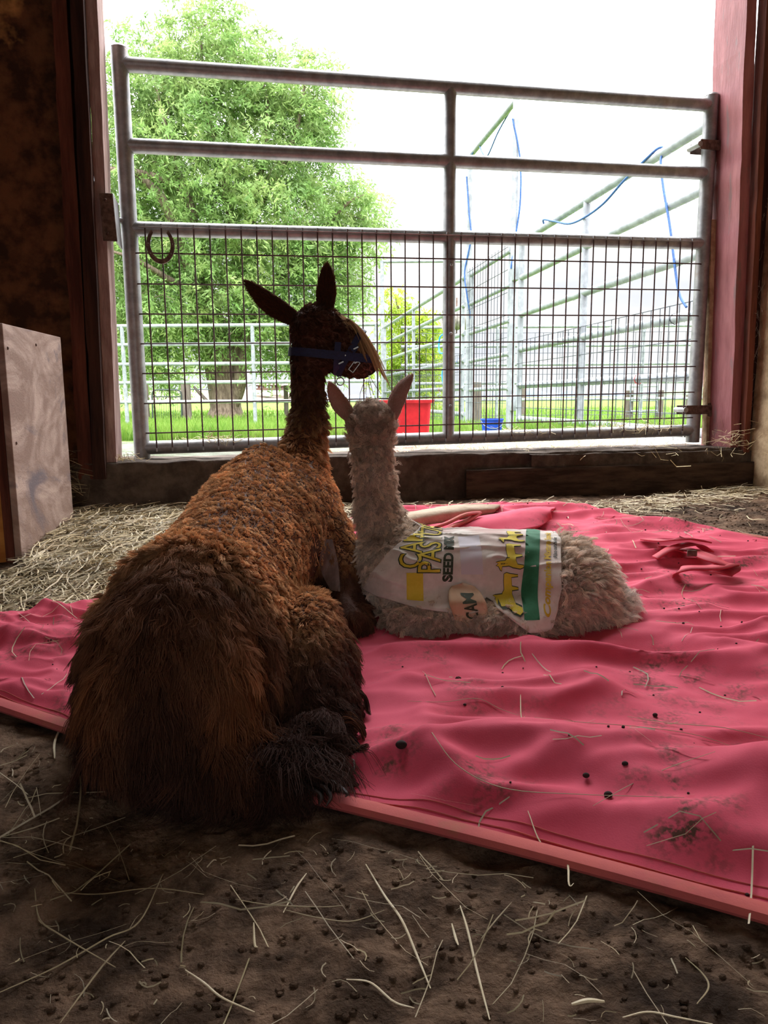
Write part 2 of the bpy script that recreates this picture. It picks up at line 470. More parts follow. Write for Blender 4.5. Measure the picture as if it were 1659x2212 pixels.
# hinge plate on the left jamb
z0h, z1h = .945, 1.08
MB().hexa([W(-.060, T0-.004, z0h), W(-.020, T0-.004, z0h), W(-.020, T0, z0h), W(-.060, T0, z0h), W(-.063, T0-.004, z1h), W(-.026, T0-.004, z1h), W(-.026, T0, z1h), W(-.063, T0, z1h)]).build('hinge_plate', m_rustiron, gate, smooth=False, bevel=.001)
MB().hexa([W(-.026, T0, z0h), W(-.021, T0, z0h), W(-.021, .0, z0h), W(-.026, .0, z0h), W(-.030, T0, z1h), W(-.025, T0, z1h), W(-.025, 0, z1h), W(-.030, 0, z1h)]).build('hinge_plate', m_galv, gate, smooth=False)
gtube('hinge_pin', [W(-.06, TG-.012, 1.035), W(0, TG-.012, 1.035)], .009, seg=10)
for z in (.965, 1.06):
    MB().sphere(W(-.046, T0-.006, z), (.005, .004, .005), 8, 5).build('bolt_head', m_rustiron, gate)
settle(gate)
# latches at the right
def latch(z, label):
    t = thing('gate_latch', label, 'latch', W(2.06, TG-.03, z), 'latches on the right gate upright')
    for dz in (-.0, ):
        mb = MB()
        mb.box(W(2.045, TG-.030, z), (.115, .006, .034), RW)
        mb.box(W(2.045, TG+.030, z), (.115, .006, .034), RW)
        mb.build('strap_plate', m_rustiron, t, smooth=False, bevel=.002)
    MB().tube([W(1.985, TG-.034, z), W(1.985, TG+.034, z)], .010, 10).build('bolt', m_galv, t)
    MB().box(W(2.10, TG-.012, z+.003), (.03, .034, .044), RW).build('keeper', m_rustiron, t, smooth=False, bevel=.003)
    MB().tube([W(2.09, TG-.02, z-.018), W(2.112, TG-.04, z-.022), W(2.118, TG-.065, z-.028)], [.008, .007, .006], 8).build('pin', m_rustiron, t)
    settle(t)
latch(1.375, 'upper rusty clamp latch on the right gate post near the top rail')
latch(.425, 'lower rusty clamp latch on the right gate post by the sill')
# horseshoe hanging on the mesh
pts = []; 
for k in range(25):
    a = radians(-228 + 276*k/24)
    rx = .037*(1-.10*max(0, sin(a))); pts.append(W(.095+rx*cos(a)*1.0, TWI-.012, .962+.052*sin(a) + (.0)))
pts = [W(.079, TWI-.012, 1.008)] + pts + [W(.111, TWI-.012, 1.008)] if False else pts
V = []; F = []; n = len(pts)
ctr = W(.095, TWI-.012, .962)
for i, p in enumerate(pts):
    d = (p-ctr).normalized(); wdt = .0052 + .0018*sin(pi*i/(n-1))
    for k, (r_, t_) in enumerate(((-wdt, -.004), (wdt, -.004), (wdt, .004), (-wdt, .004))):
        V.append(p + d*r_ + Vector((NW[0], NW[1], 0))*t_)
for i in range(n-1):
    for j in range(4):
        a, b = i*4+j, i*4+(j+1) % 4; F.append((a, b, b+4, a+4))
F += [(3, 2, 1, 0), (4*n-4, 4*n-3, 4*n-2, 4*n-1)]
hs = mesh_np('horseshoe', V, F, m_rustiron, smooth=False)
tag(hs, 'rusty horseshoe hanging on the gate mesh near the left post', 'horseshoe')
holes = MB()
for k in (4, 7, 17, 20):
    c = pts[k]; hsb = MB().sphere(c - Vector((NW[0], NW[1], 0))*.0042, (.002, .002, .002), 6, 4).build('nail', m_galv, hs)

# ------------------------------------------------------------------ outside ground
def out_z(x, y):
    y = np.asarray(y, float)
    z = np.interp(y, [0, 2.6, 4.6, 5.7, 7.4, 9, 12.7, 22, 60, 2000], [.25, .262, .235, .19, .13, .10, -.03, -.04, .1, .3])
    return z
m_pad = material('wet_concrete', (120, 118, 112), (152, 150, 142), 9, .16, .25, 26, c3=(96, 92, 82), s3=5, bdist=.004, spec=.8)
xs = np.linspace(-6, 5, 240); ys = np.linspace(2.56, 5.0, 200)
def pad_f(X, Y):
    return out_z(X, Y) + .003*n2(X, Y, 8, 3, 3) + .004*n2(X, Y, 3, 6, 2)
# the pad starts at the outer side of the door wall
def padgrid():
    S = np.linspace(-5, 6, 300); T = np.concatenate([np.linspace(.02, 2.3, 220)])
    SS, TT = np.meshgrid(S, T)
    X = L0[0]+UW[0]*SS+NW[0]*TT; Y = L0[1]+UW[1]*SS+NW[1]*TT
    Z = np.interp(TT, [0, .15, 1.5, 2.3], [.272, .262, .242, .225]) + .002*n2(X, Y, 9, 3, 3) + .003*n2(X, Y, 3, 6, 2)
    V = np.stack([X, Y, Z], -1).reshape(-1, 3); nx = len(S); ny = len(T)
    i = np.arange(ny-1)[:, None]*nx + np.arange(nx-1)[None, :]
    Q = np.stack([i, i+1, i+nx+1, i+nx], -1).reshape(-1, 4)
    return mesh_np('wet_pad', V, Q, m_pad)
tag(padgrid(), 'wet concrete apron outside the gate shining with rain', kind='structure').name = 'floor.001'
m_grass = material('grass', (72, 104, 34), (100, 132, 50), 3, .9, 1.0, 14, c3=(128, 138, 70), s3=1.3, bdist=.05, spec=.1)
xs = np.concatenate([np.linspace(-160, -9, 30)[:-1], np.linspace(-9, 9, 120), np.linspace(9, 160, 30)[1:]])
ys = np.concatenate([np.linspace(3.9, 22, 160)[:-1], np.linspace(22, 70, 30)[:-1], np.linspace(70, 900, 30)])
def gr_f(X, Y): return out_z(X, Y) - .012 + .02*n2(X, Y, .9, 5, 3)*sstep(4.5, 7, Y) + .01*n2(X, Y, 4, 2, 2)
tag(grid('ground_grass', xs, ys, gr_f, m_grass), 'bright green paddock grass beyond the gate', kind='structure').name = 'floor.002'

def blades(name, mat, n, region, hmin, hmax, w, parent=None, lean=.35, cols=None):
    """grass blades as bent two-quad strips; region(n) -> x, y, z"""
    x, y, z = region(n); h = rng.uniform(hmin, hmax, n); a = rng.uniform(0, 2*pi, n); la = rng.uniform(0, 2*pi, n)
    wv = w*rng.uniform(.6, 1.3, n)
    V = np.zeros((n, 6, 3))
    for k, (f, ww) in enumerate(((0, 1), (.55, .8), (1, .12))):
        ox = lean*h*f*f*np.cos(la); oy = lean*h*f*f*np.sin(la)
        for j, sg in enumerate((-1, 1)):
            V[:, k*2+j, 0] = x+ox+sg*wv*ww*np.cos(a); V[:, k*2+j, 1] = y+oy+sg*wv*ww*np.sin(a); V[:, k*2+j, 2] = z+h*f
    b = (np.arange(n)*6)[:, None]
    Q = np.concatenate([b+np.array([0, 1, 3, 2]), b+np.array([2, 3, 5, 4])], 0)
    o = mesh_np(name, V.reshape(-1, 3), Q, mat, parent)
    return o
m_blade = material('grass_blade', (84, 120, 40), (122, 144, 66), 2, .7, 0, trans=.4, spec=.2)
def reg_near(n):
    y = 5.0 + 12*rng.random(n)**1.5; x = (rng.uniform(-.42, .5, n))*y*1.02
    y = np.where((np.abs(x/y-.147) < .03) & (y < 7.3), 7.3+rng.random(n)*3, y)      # trampled bare around the bucket
    return x, y, out_z(x, y)-.02
o = blades('grass', m_blade, 42000, reg_near, .05, .15, .004)
tag(o, 'green grass blades growing beyond the wet apron', 'grass', kind='stuff')
def reg_far(n):
    y = 16 + 14*rng.random(n); x = rng.uniform(-.42, .5, n)*y
    return x, y, out_z(x, y)-.02
o = blades('grass', m_blade, 12000, reg_far, .06, .16, .012)
tag(o, 'paler grass around the willow trunk and far fence', 'grass', kind='stuff')

# straw scattered outside by the right post
# ------------------------------------------------------------------ corral fence running away on the right
def fx(y): return 1.75 - .1495*(y-4.2)
FZ = [1.905, 1.58, 1.245, .922, .585, .27]
def fence_pt(y, z, off=0): return Vector((fx(y)+off, y, z))
def panel(label, y0, y1, posts, zs=FZ, dz=None, mesh=True, mesh_z=(.17, .995), clamp=()):
    t = thing('corral_panel', label, 'fence', (fx(y0), y0, float(out_z(0, y0))), 'galvanised corral panels on the right')
    for i, z in enumerate(zs):
        MB().tube([fence_pt(y0, z), fence_pt((y0+y1)/2, z+.004), fence_pt(y1, z)], .0275, 12).build('rail', m_galv_out, t)
    for y in posts:
        MB().tube([fence_pt(y, float(out_z(0, y))-.03), fence_pt(y, zs[0]+.02)], .027, 12).build('post', m_galv_out, t)
    if mesh:
        off = -.03; n = int((y1-y0)/.105)
        for k in range(n):
            y = y0+(k+.5)*(y1-y0)/n
            MB().tube([fence_pt(y, mesh_z[0], off), fence_pt(y, mesh_z[1], off)], .0028, 5).build('wire', m_wire_out, t)
        for z in np.linspace(mesh_z[1], mesh_z[0], 5):
            MB().tube([fence_pt(y0, z, off), fence_pt(y1, z, off)], .003, 5).build('wire', m_wire_out, t)
        for k, (y, z) in enumerate(((y0+.3, zs[3]), (y0+.9, zs[3]), (y0+1.3, zs[4]), (y0+.5, zs[4]))):
            pts = [fence_pt(y, z, 0)+Vector((-.031*cos(a), .002, .031*sin(a))) for a in np.linspace(0, 2*pi, 9)]
            MB().tube(pts, .003, 5).build('tie', m_tie[k % 3], t)
    # rain beads under the rails
    bd = MB()
    if y0 < 7:
        for z in zs:
            for k in range(int((y1-y0)*26)):
                y = y0+(y1-y0)*random.random()
                bd.sphere(fence_pt(y, z-.0265), (.0035, .0035, .006), 5, 3)
        o = bd.build('water_drops', m_water, t); o['kind'] = 'stuff'
    settle(t); return t
m_water = material('water_drop', (210, 215, 220), rough=.1, spec=.8)
m_tieb = material('blue_tie', (40, 80, 170), rough=.5); m_tier = material('red_tie', (190, 60, 60), rough=.5); m_tied = material('dark_tie', (60, 60, 66), rough=.5)
m_tie = [m_tieb, m_tied, m_tier]
panel('nearest galvanised corral panel with sagging wire mesh, right of the tall frame', 3.55, 7.18, (3.9, 5.75, 7.18))
panel('corral panel between the tall gate frame and the far corner', 9.2, 15.75, (9.32, 12.5, 15.6))
# tall walk-through frame with its mesh gate
t = thing('walkway_arch', 'tall galvanised walk-through frame with a mesh gate in it', 'frame', (fx(8.2), 8.2, .1))
ZT = 3.25
for y in (7.42, 9.05):
    MB().tube([fence_pt(y, float(out_z(0, y))-.03), fence_pt(y, ZT+.02)], .031, 14).build('post', m_galv_out, t)
MB().tube([fence_pt(7.42, ZT-.03), fence_pt(9.05, ZT-.03)], .027, 12).build('top_bar', m_galv_out, t)
for z in (1.905, 1.58, 1.245, .922, .585):
    MB().tube([fence_pt(7.5, z-.02), fence_pt(8.97, z-.02)], .022, 10).build('rail', m_galv_out, t)
MB().tube([fence_pt(7.56, .17, .02), fence_pt(7.56, 1.93, .02)], .024, 10).build('gate_stile', m_galv_out, t)
MB().tube([fence_pt(8.95, .17, .02), fence_pt(8.95, 1.93, .02)], .024, 10).build('gate_stile', m_galv_out, t)
for k in range(13): MB().tube([fence_pt(7.6+k*.108, .16, -.03), fence_pt(7.6+k*.108, 1.95, -.03)], .0032, 5).build('wire', m_wire_out, t)
for k in range(9): MB().tube([fence_pt(7.5, .2+k*.215, -.03), fence_pt(9.0, .2+k*.215, -.03)], .0032, 5).build('wire', m_wire_out, t)
MB().box(fence_pt(7.36, 1.66), (.05, .09, .16)).build('hinge_bracket', m_galv_out, t, bevel=.006)
MB().box(fence_pt(7.36, .42), (.05, .09, .16)).build('hinge_bracket', m_galv_out, t, bevel=.006)
settle(t)
# far corner frame
t = thing('walkway_arch', 'far gate frame spanning the corner behind the middle gate upright', 'frame', (.8, 16, 0))
for x in (.0, 1.68): MB().tube([(x, 15.9, -.1), (x, 15.9, 3.28)], .04, 10).build('post', m_galv_out, t)
MB().tube([(0, 15.9, 3.26), (1.68, 15.9, 3.26)], .032, 10).build('top_bar', m_galv_out, t)
settle(t)
# back fence: two long runs of pipe panels
YB = 14.5
def back_run(label, x0, x1, zs, posts, r, mesh):
    t = thing('pipe_fence', label, 'fence', ((x0+x1)/2, YB, -.04), 'pipe fence runs at the back of the yard')
    for z in zs:
        z += 0
        MB().tube([(x0, YB, z), ((x0+x1)/2, YB, z), (x1, YB, z)], r, 10).build('rail', m_galv_out, t)
    for x in posts:
        MB().tube([(x, YB, -.08), (x, YB, zs[0]+.01)], r*1.05, 10).build('post', m_galv_out, t)
    if mesh:
        mb = MB()
        for k in range(int((x1-x0)/.16)): mb.tube([(x0+k*.16, YB-.05, -.02), (x0+k*.16, YB-.05, 1.68)], .0045, 4, cap=False)
        for z in (.12, .5, .9, 1.3, 1.68): mb.tube([(x0, YB-.05, z), (x1, YB-.05, z)], .005, 4, cap=False)
        o = mb.build('wire_mesh', m_wire_out, t); o['kind'] = 'stuff'
    settle(t)
back_run('pale pipe fence under the big willow, left of the far corner', -6.2, -.05, [1.866, 1.515, 1.15, .80, .43], (-4.98, -2.49, -.12), .036, False)
back_run('back pipe fence with wire mesh behind the corral panel, right of the far corner', .35, 7.6, [1.80, 1.44, 1.09, .74, .42], (.45, 2.2, 5.0, 7.4), .030, True)

# ropes
m_rope = material('blue_rope', (34, 84, 140), (20, 58, 112), 60, .6)
def rope(label, pts, r=.008, n=60, mat=None):
    o = MB().tube(catmull(pts, n), r, 8).build('rope', mat or m_rope)
    return tag(o, label, 'rope')
def fp(y, z, o=-.03): p = fence_pt(y, z, o); return (p.x, p.y, p.z)
rope('blue rope sagging from the top rail of the nearest corral panel', [fp(6.62, 1.93, .0), fp(6.55, 1.955, -.03), fp(6.3, 1.885), fp(6.0, 1.80), fp(5.72, 1.78), fp(5.4, 1.80), fp(5.1, 1.87), fp(4.8, 1.92), fp(4.72, 1.95, .0),
     fp(4.68, 1.92, .03), fp(4.66, 1.87, -.02), fp(4.6, 1.70), fp(4.5, 1.45), fp(4.42, 1.20), fp(4.36, 1.05), fp(4.28, .97)], .0075, 120)
rope('blue rope running down the near post of the tall frame', [fp(7.40, 3.05, -.04), fp(7.38, 2.7, .03), fp(7.38, 2.3, .04), fp(7.4, 1.95, .0), fp(7.4, 1.7, -.03)], .008)
rope('blue rope looped along the top bar of the tall frame', [fp(7.5, 3.2, .0), fp(7.8, 3.21, .03), fp(8.0, 3.12, .0), fp(8.25, 2.98, -.03), fp(8.45, 3.08, -.03), fp(8.7, 3.22, .0), fp(8.95, 3.18, -.03)], .007)
rope('blue rope hanging beside the far post of the tall frame', [fp(9.05, 3.0, -.04), fp(9.0, 2.6, -.02), fp(8.98, 2.3, .0), fp(9.05, 1.95, -.05), fp(9.0, 1.7, -.04), fp(9.02, 1.4, .02)], .009)
rope('bright blue cord tied in a loop on a middle rail', [fp(10.2, .62), fp(10.15, .8, -.06), fp(10.0, 1.0, -.04), fp(9.9, 1.27, -.04), fp(10.05, 1.31, -.05), fp(10.3, 1.28, -.06), fp(10.35, 1.12, -.06), fp(10.1, 1.06, -.08), fp(9.85, 1.1, -.06), fp(9.9, 1.27, -.04)], .010)
m_cord2 = material('bright_blue_cord', (40, 150, 225), rough=.5)
for o in list(COL.objects):
    if o.name.startswith('rope') and 'bright' in o.get('label', ''): o.data.materials[0] = m_cord2

# ribbed grey roll hanging on the back fence
t = thing('hose_coil', 'grey ribbed roll hanging on the fence behind the middle upright', 'hose', (1.2, 12.5, 1.6))
m_hose = material('grey_ribbed_rubber', (120, 112, 108), (150, 142, 138), 20, .7)
for k in range(7):
    pts = [(1.00+k*.055, 12.3+.16*cos(a), 1.73+.15*sin(a)-(.0 if k else .01)) for a in np.linspace(0, 2*pi, 21)]
    MB().tube(pts, .030, 8, cap=False).build('coil_turn', m_hose, t)
MB().tube([(1.2, 12.3, 1.5), (1.2, 12.3, 2.06)], .012, 6).build('hook', m_rustiron, t)
settle(t)

# ------------------------------------------------------------------ red tub and blue bucket
m_tub = material('red_plastic', (170, 14, 26), (186, 26, 34), 30, .42, 0, spec=.4)
m_bucket = material('blue_plastic', (14, 52, 160), (24, 66, 176), 20, .4, 0, spec=.5)
def rring(cx, cy, hw, hd, z, rad, n=8):
    P = []
    for (sx, sy, a0) in ((1, 1, 0), (-1, 1, 90), (-1, -1, 180), (1, -1, 270)):
        for k in range(n+1):
            a = radians(a0+90*k/n); P.append((cx+sx*(hw-rad)+rad*cos(a), cy+sy*(hd-rad)+rad*sin(a), z))
    return P
def loft(mb, rings, closed_bottom=True, closed_top=False):
    n = len(rings[0]); V = [p for r in rings for p in r]; F = []
    for i in range(len(rings)-1):
        for k in range(n): F.append((i*n+k, i*n+(k+1) % n, (i+1)*n+(k+1) % n, (i+1)*n+k))
    if closed_bottom: F.append(tuple(range(n-1, -1, -1)))
    if closed_top: F.append(tuple((len(rings)-1)*n+k for k in range(n)))
    return mb.add(V, F)
t = thing('plastic_tub', 'red rectangular plastic tub standing on the wet apron', 'tub', (.125, 4.4, .24))
cx, cy = .130, 4.45; z0, z1 = .232, .458
loft(MB(), [rring(cx, cy, .135, .10, z0, .02), rring(cx, cy, .150, .112, z1, .025), rring(cx, cy, .146, .108, z1, .025), rring(cx, cy, .131, .096, z0+.008, .02)], True, True).build('body', m_tub, t)
loft(MB(), [rring(cx, cy, .150, .112, z1-.012, .025), rring(cx, cy, .165, .125, z1-.010, .03), rring(cx, cy, .168, .128, z1+.008, .03), rring(cx, cy, .146, .108, z1+.006, .025), rring(cx, cy, .146, .108, z1-.012, .025)], False).build('rim', m_tub, t)
settle(t)
t = thing('bucket', 'small blue plastic bucket standing in the grass by the tall frame', 'bucket', (1.0, 6.8, .15))
def circ(cx, cy, r, z, n=28): return [(cx+r*cos(2*pi*k/n), cy+r*sin(2*pi*k/n), z) for k in range(n)]
cx, cy = 1.0, 6.85
loft(MB(), [circ(cx, cy, .085, .135), circ(cx, cy, .098, .27), circ(cx, cy, .094, .27), circ(cx, cy, .08, .145)], True, True).build('body', m_bucket, t)
for z, r in ((.275, .106), (.245, .102)):
    loft(MB(), [circ(cx, cy, r-.008, z-.008), circ(cx, cy, r, z-.007), circ(cx, cy, r, z+.007), circ(cx, cy, r-.011, z+.008)], False).build('rim', m_bucket, t)
MB().tube([(cx+.1*cos(a), cy-.1*abs(sin(a))*.9-.01, .27-.075*sin(a)) for a in np.linspace(0, pi, 15)], .003, 6).build('handle', m_galv_out, t)
settle(t)

# ------------------------------------------------------------------ posts, gate and rungs in the paddock
m_post = material('weathered_post', (80, 70, 62), (104, 94, 86), 8, .9, .5, 30, stretch=(4, 4, .6))
m_blackpipe = material('dark_green_pipe', (40, 52, 46), rough=.5)
def wpost(x, y, h, r, label, lean=0, group='weathered wooden posts in the paddock'):
    z = float(out_z(x, y)); o = MB().tube([(x, y, z-.05), (x+lean*.5, y, z+h*.5), (x+lean, y, z+h)], [r, r*.97, r*.94], 10).build('wooden_post', m_post)
    return tag(o, label, 'post', group)
def at(px, py, y):          # the point of the vertical plane at distance y seen at a pixel of the 1659x2212 photo
    d = camo.matrix_world.to_3x3() @ Vector(((px-829.5)/1597.6, -(py-1106)/1597.6, -1)); k = y/d.y
    return Vector((d.x*k, y, H+d.z*k))
q = at(404, 900, 19.5); wpost(q.x, 19.5, .92, .13, 'stout grey wooden post right of the dark pipe gate, under the willow')
q = at(318, 900, 19.5); wpost(q.x, 19.5, .92, .07, 'slim wooden post at the left end of the dark pipe gate')
q = at(619, 900, 22); wpost(q.x, 22, .9, .07, 'wooden post right of the willow trunk')
q = at(1025, 925, 10.2); wpost(q.x, 10.2, .62, .10, 'short wooden post behind the foot of the tall frame')
q = at(1130, 880, 18); wpost(q.x, 18, .75, .05, 'thin wooden post right of the tall frame')
q = at(1246, 885, 18); wpost(q.x, 18, .85, .04, 'thin wooden post beside the middle corral post')
q = at(1358, 890, 15.6); wpost(q.x, 15.6, .62, .09, 'thick dark wooden post left of the white rungs')
q = at(1424, 890, 15.6); wpost(q.x, 15.6, .62, .08, 'thick dark wooden post right of the white rungs')
q = at(1490, 875, 15.6); wpost(q.x, 15.6, .52, .09, 'pale wooden post near the red door post', 0)
t = thing('paddock_gate', 'low gate of white rungs between two dark posts', 'gate', at(1390, 890, 15.6))
for py in (835, 852, 866, 888):
    a = at(1362, py, 15.5); b = at(1420, py-1, 15.5); MB().tube([a, b], .016, 8).build('rung', m_galv_out, t)
for px in (1362, 1420):
    MB().tube([at(px, 832, 15.5), at(px, 890, 15.5)], .016, 8).build('stile', m_galv_out, t)
settle(t)
t = thing('pipe_gate', 'dark round-cornered pipe gate standing under the willow', 'gate', at(360, 905, 19.4))
a, b, c_, d = at(330, 903, 19.4), at(328, 842, 19.4), at(391, 842, 19.4), at(393, 903, 19.4)
MB().tube([a, b+Vector((0, 0, -.12)), b+Vector((.03, 0, -.03)), b+Vector((.12, 0, 0)), c_+Vector((-.12, 0, 0)), c_+Vector((-.03, 0, -.03)), c_+Vector((0, 0, -.12)), d], .022, 8).build('frame', m_blackpipe, t)
MB().tube([at(329, 857, 19.4), at(392, 857, 19.4)], .016, 8).build('rail', m_blackpipe, t)
MB().tube([at(400, 841, 19.5), at(455, 842, 19.9)], .012, 6).build('rail', m_blackpipe, t)
for px in range(334, 392, 5): MB().tube([at(px, 858, 19.4), at(px, 903, 19.4)], .005, 4).build('wire', m_blackpipe, t)
settle(t)
# fallen branch prop
o = MB().tube([at(447, 866, 21), at(430, 848, 21), at(418, 835, 21)], [.05, .045, .03], 8).build('leaning_branch', m_post); tag(o, 'dead branch leaning against the willow trunk', 'branch')

# ------------------------------------------------------------------ far land: brown field, houses, hills, tree line
m_field = material('dry_field', (112, 98, 80), (130, 116, 96), .05, .95, 0)
m_hill = material('green_hill', (84, 104, 62), (98, 116, 76), .05, .95, 0)
m_blue = material('distant_trees', (84, 92, 104), (104, 112, 122), .1, .95, 0)
def ridge(name, xs, ys, hts, mat, label, depth=30):
    """a long low rise: crest line with front and back slopes"""
    V = []; F = []
    for x, y, h in zip(xs, ys, hts):
        V += [(x, y-depth, .0), (x, y, h), (x, y+depth, .0)]
    for i in range(len(xs)-1):
        for j in range(2):
            a = i*3+j; F.append((a, a+3, a+4, a+1))
    o = mesh_np(name, V, F, mat); return tag(o, label, kind='structure')
xs_ = np.linspace(-260, -5, 60)
ridge('hill', xs_, [130]*60, [2.3*sstep(-5, -22, x)*(1+.12*sin(x*.06)) for x in xs_], m_field, 'dry brown slope beyond the willow', 60)
xs_ = np.linspace(26, 180, 60)
ridge('hill', xs_, [90]*60, [2.6*sstep(26, 50, x) for x in xs_], m_hill, 'low green hill at the far right', 40)
V = []; F = []; n = 300
for i in range(n):
    x = -60+360*i/n; h = 1.2+2.6*abs(float(vnoise(np.array([x*.11, 3., 0])))) + 1.2*abs(float(vnoise(np.array([x*.5, 9., 0]))))
    V += [(x, 396, 0), (x, 398, h*.9), (x, 402, h), (x, 406, 0)]
for i in range(n-1):
    for j in range(3): a = i*4+j; F.append((a, a+4, a+5, a+1))
tag(mesh_np('treeline', V, F, m_blue), 'thin blue tree line on the horizon', 'trees', kind='stuff')
def house(px0, px1, pyb, pyr, y, label, wall_c, roof_c, wins):
    a = at(px0, pyb, y); b = at(px1, pyb, y); zr = at(px0, pyr, y).z; w = b.x-a.x; hz = (zr-a.z)
    t = thing('house', label, 'house', ((a.x+b.x)/2, y, a.z), 'houses on the brown slope')
    mw = material('house_wall', wall_c, rough=.9); mr_ = material('house_roof', roof_c, rough=.9); mg = material('house_window', (196, 206, 222), rough=.2)
    MB().box(((a.x+b.x)/2, y+3, a.z+hz*.3), (w, 6, hz*.6)).build('wall', mw, t, smooth=False)
    z0_ = a.z+hz*.58
    MB().add([(a.x-.4, y-.4, z0_), (b.x+.4, y-.4, z0_), (b.x+.4, y+6.4, z0_), (a.x-.4, y+6.4, z0_), (a.x+w*.2, y+3, a.z+hz), (b.x-w*.2, y+3, a.z+hz)],
             [(0, 1, 5, 4), (1, 2, 5), (2, 3, 4, 5), (3, 0, 4), (3, 2, 1, 0)]).build('roof', mr_, t, smooth=False)
    for f in wins:
        MB().box((a.x+w*f, y-.05, a.z+hz*.32), (w*.09, .12, hz*.26)).build('window', mg, t, smooth=False)
    settle(t)
house(549, 590, 842, 825, 100, 'reddish far house with a wide roof, left of the row', (112, 84, 76), (92, 70, 68), (.15, .4, .7, .88))
house(588, 612, 842, 829, 109, 'middle far house with a bluish garage front', (108, 94, 90), (96, 78, 76), (.3, .7))
house(609, 634, 842, 827, 101, 'right far house with a pale gable', (116, 94, 86), (96, 76, 74), (.2, .5, .8))
# ------------------------------------------------------------------ trees
m_bark = material('willow_bark', (96, 80, 68), (140, 122, 106), 6, .95, .9, 14, stretch=(3, 3, .7), bdist=.04)
m_leaf = material('willow_leaf', (128, 160, 94), (166, 190, 124), .8, .55, 0, trans=.5, spec=.25, vcol=True)
m_leaf2 = material('poplar_leaf', (140, 168, 50), (186, 204, 90), .8, .55, 0, trans=.5, spec=.25, vcol=True)
def leaves(name, C, D, per, ll, lw, mat, parent, spread=.5, droop=.8):
    """clusters at C (n,3) with shoot directions D: slim leaves either side of each shoot"""
    n = len(C); N = n*per
    c = np.repeat(C, per, 0); d = np.repeat(D, per, 0); f = np.tile(np.linspace(0, 1, per), n)[:, None]
    base = c + d*f*spread + np.array([0, 0, -1])*(f**2)*spread*droop*.6 + rng.normal(0, .05*spread, (N, 3))
    ld = d*.5 + rng.normal(0, .65, (N, 3)) + np.array([0, 0, -.35]); ld /= np.linalg.norm(ld, axis=1)[:, None]
    sd = np.cross(ld, rng.normal(0, 1, (N, 3))); sd /= np.linalg.norm(sd, axis=1)[:, None]+1e-9
    l = ll*rng.uniform(.6, 1.3, (N, 1)); w = lw*rng.uniform(.7, 1.2, (N, 1))
    V = np.stack([base, base+ld*l*.5+sd*w, base+ld*l, base+ld*l*.5-sd*w], 1).reshape(-1, 3)
    Q = (np.arange(N)*4)[:, None] + np.arange(4)[None, :]
    o = mesh_np(name, V, Q, mat, parent)
    ca = o.data.color_attributes.new('col', 'FLOAT_COLOR', 'CORNER')
    g = np.repeat(rng.uniform(.62, 1.15, n), per); g = g*rng.uniform(.85, 1.12, N); y = np.repeat(rng.uniform(.92, 1.10, n), per)
    A = np.stack([g*y, g, g*.92, np.ones(N)], 1); A = np.repeat(A, 4, 0)
    ca.data.foreach_set('color', A.ravel().astype(np.float32))
    o['kind'] = 'stuff'
    return o
def blobs_to_clusters(blobs, y0, depth, dens, fmt=None):
    C = []; D = []
    for (px, py, r) in blobs:
        q = at(px, py, y0); R = r*y0/1597; n = int(dens*(r/100)**2)
        u = rng.normal(0, 1, (n, 3)); u /= np.linalg.norm(u, axis=1)[:, None]; rad = rng.random((n, 1))**(.42)
        c = np.array([q.x, y0, q.z]) + u*rad*np.array([R, min(R, depth), R*.92])
        wind = np.array([.55, 0, .05]); d = u*.8 + wind + rng.normal(0, .35, (n, 3)); d /= np.linalg.norm(d, axis=1)[:, None]
        C.append(c); D.append(d)
    return np.vstack(C), np.vstack(D)
t = thing('willow_tree', 'large spreading green willow tree left of centre beyond the pipe fence', 'tree', at(485, 900, 22))
def limb(pts, r, name='branch', parent=None):
    n = len(pts); P = catmull(pts, n*5); rs = list(np.interp(np.linspace(0, 1, len(P)), np.linspace(0, 1, len(r)), r))
    P = P + np.stack([.03*vnoise(P*1.3), .03*vnoise(P*1.3+9), 0*P[:, 0]], -1)*min(1, r[0]*6)
    return MB().tube(P, rs, 14 if r[0] > .1 else 6).build(name, m_bark, parent)
def A3(px, py, y): q = at(px, py, y); return (q.x, q.y, q.z)
limb([A3(487, 905, 22), A3(487, 880, 22), A3(484, 840, 22), A3(478, 790, 22), A3(470, 730, 22), A3(455, 660, 22)], [.58, .45, .46, .48, .36, .25], 'trunk', t)
limb([A3(492, 860, 22.1), A3(505, 800, 22), A3(515, 740, 22), A3(520, 640, 21.8), A3(530, 500, 21.8)], [.34, .26, .22, .16, .08], 'trunk', t)
limb([A3(503, 885, 21.9), A3(514, 850, 21.8), A3(519, 820, 21.7), A3(522, 785, 21.7), A3(560, 680, 21.6), A3(620, 560, 21.5)], [.12, .17, .19, .17, .12, .05], 'trunk', t)
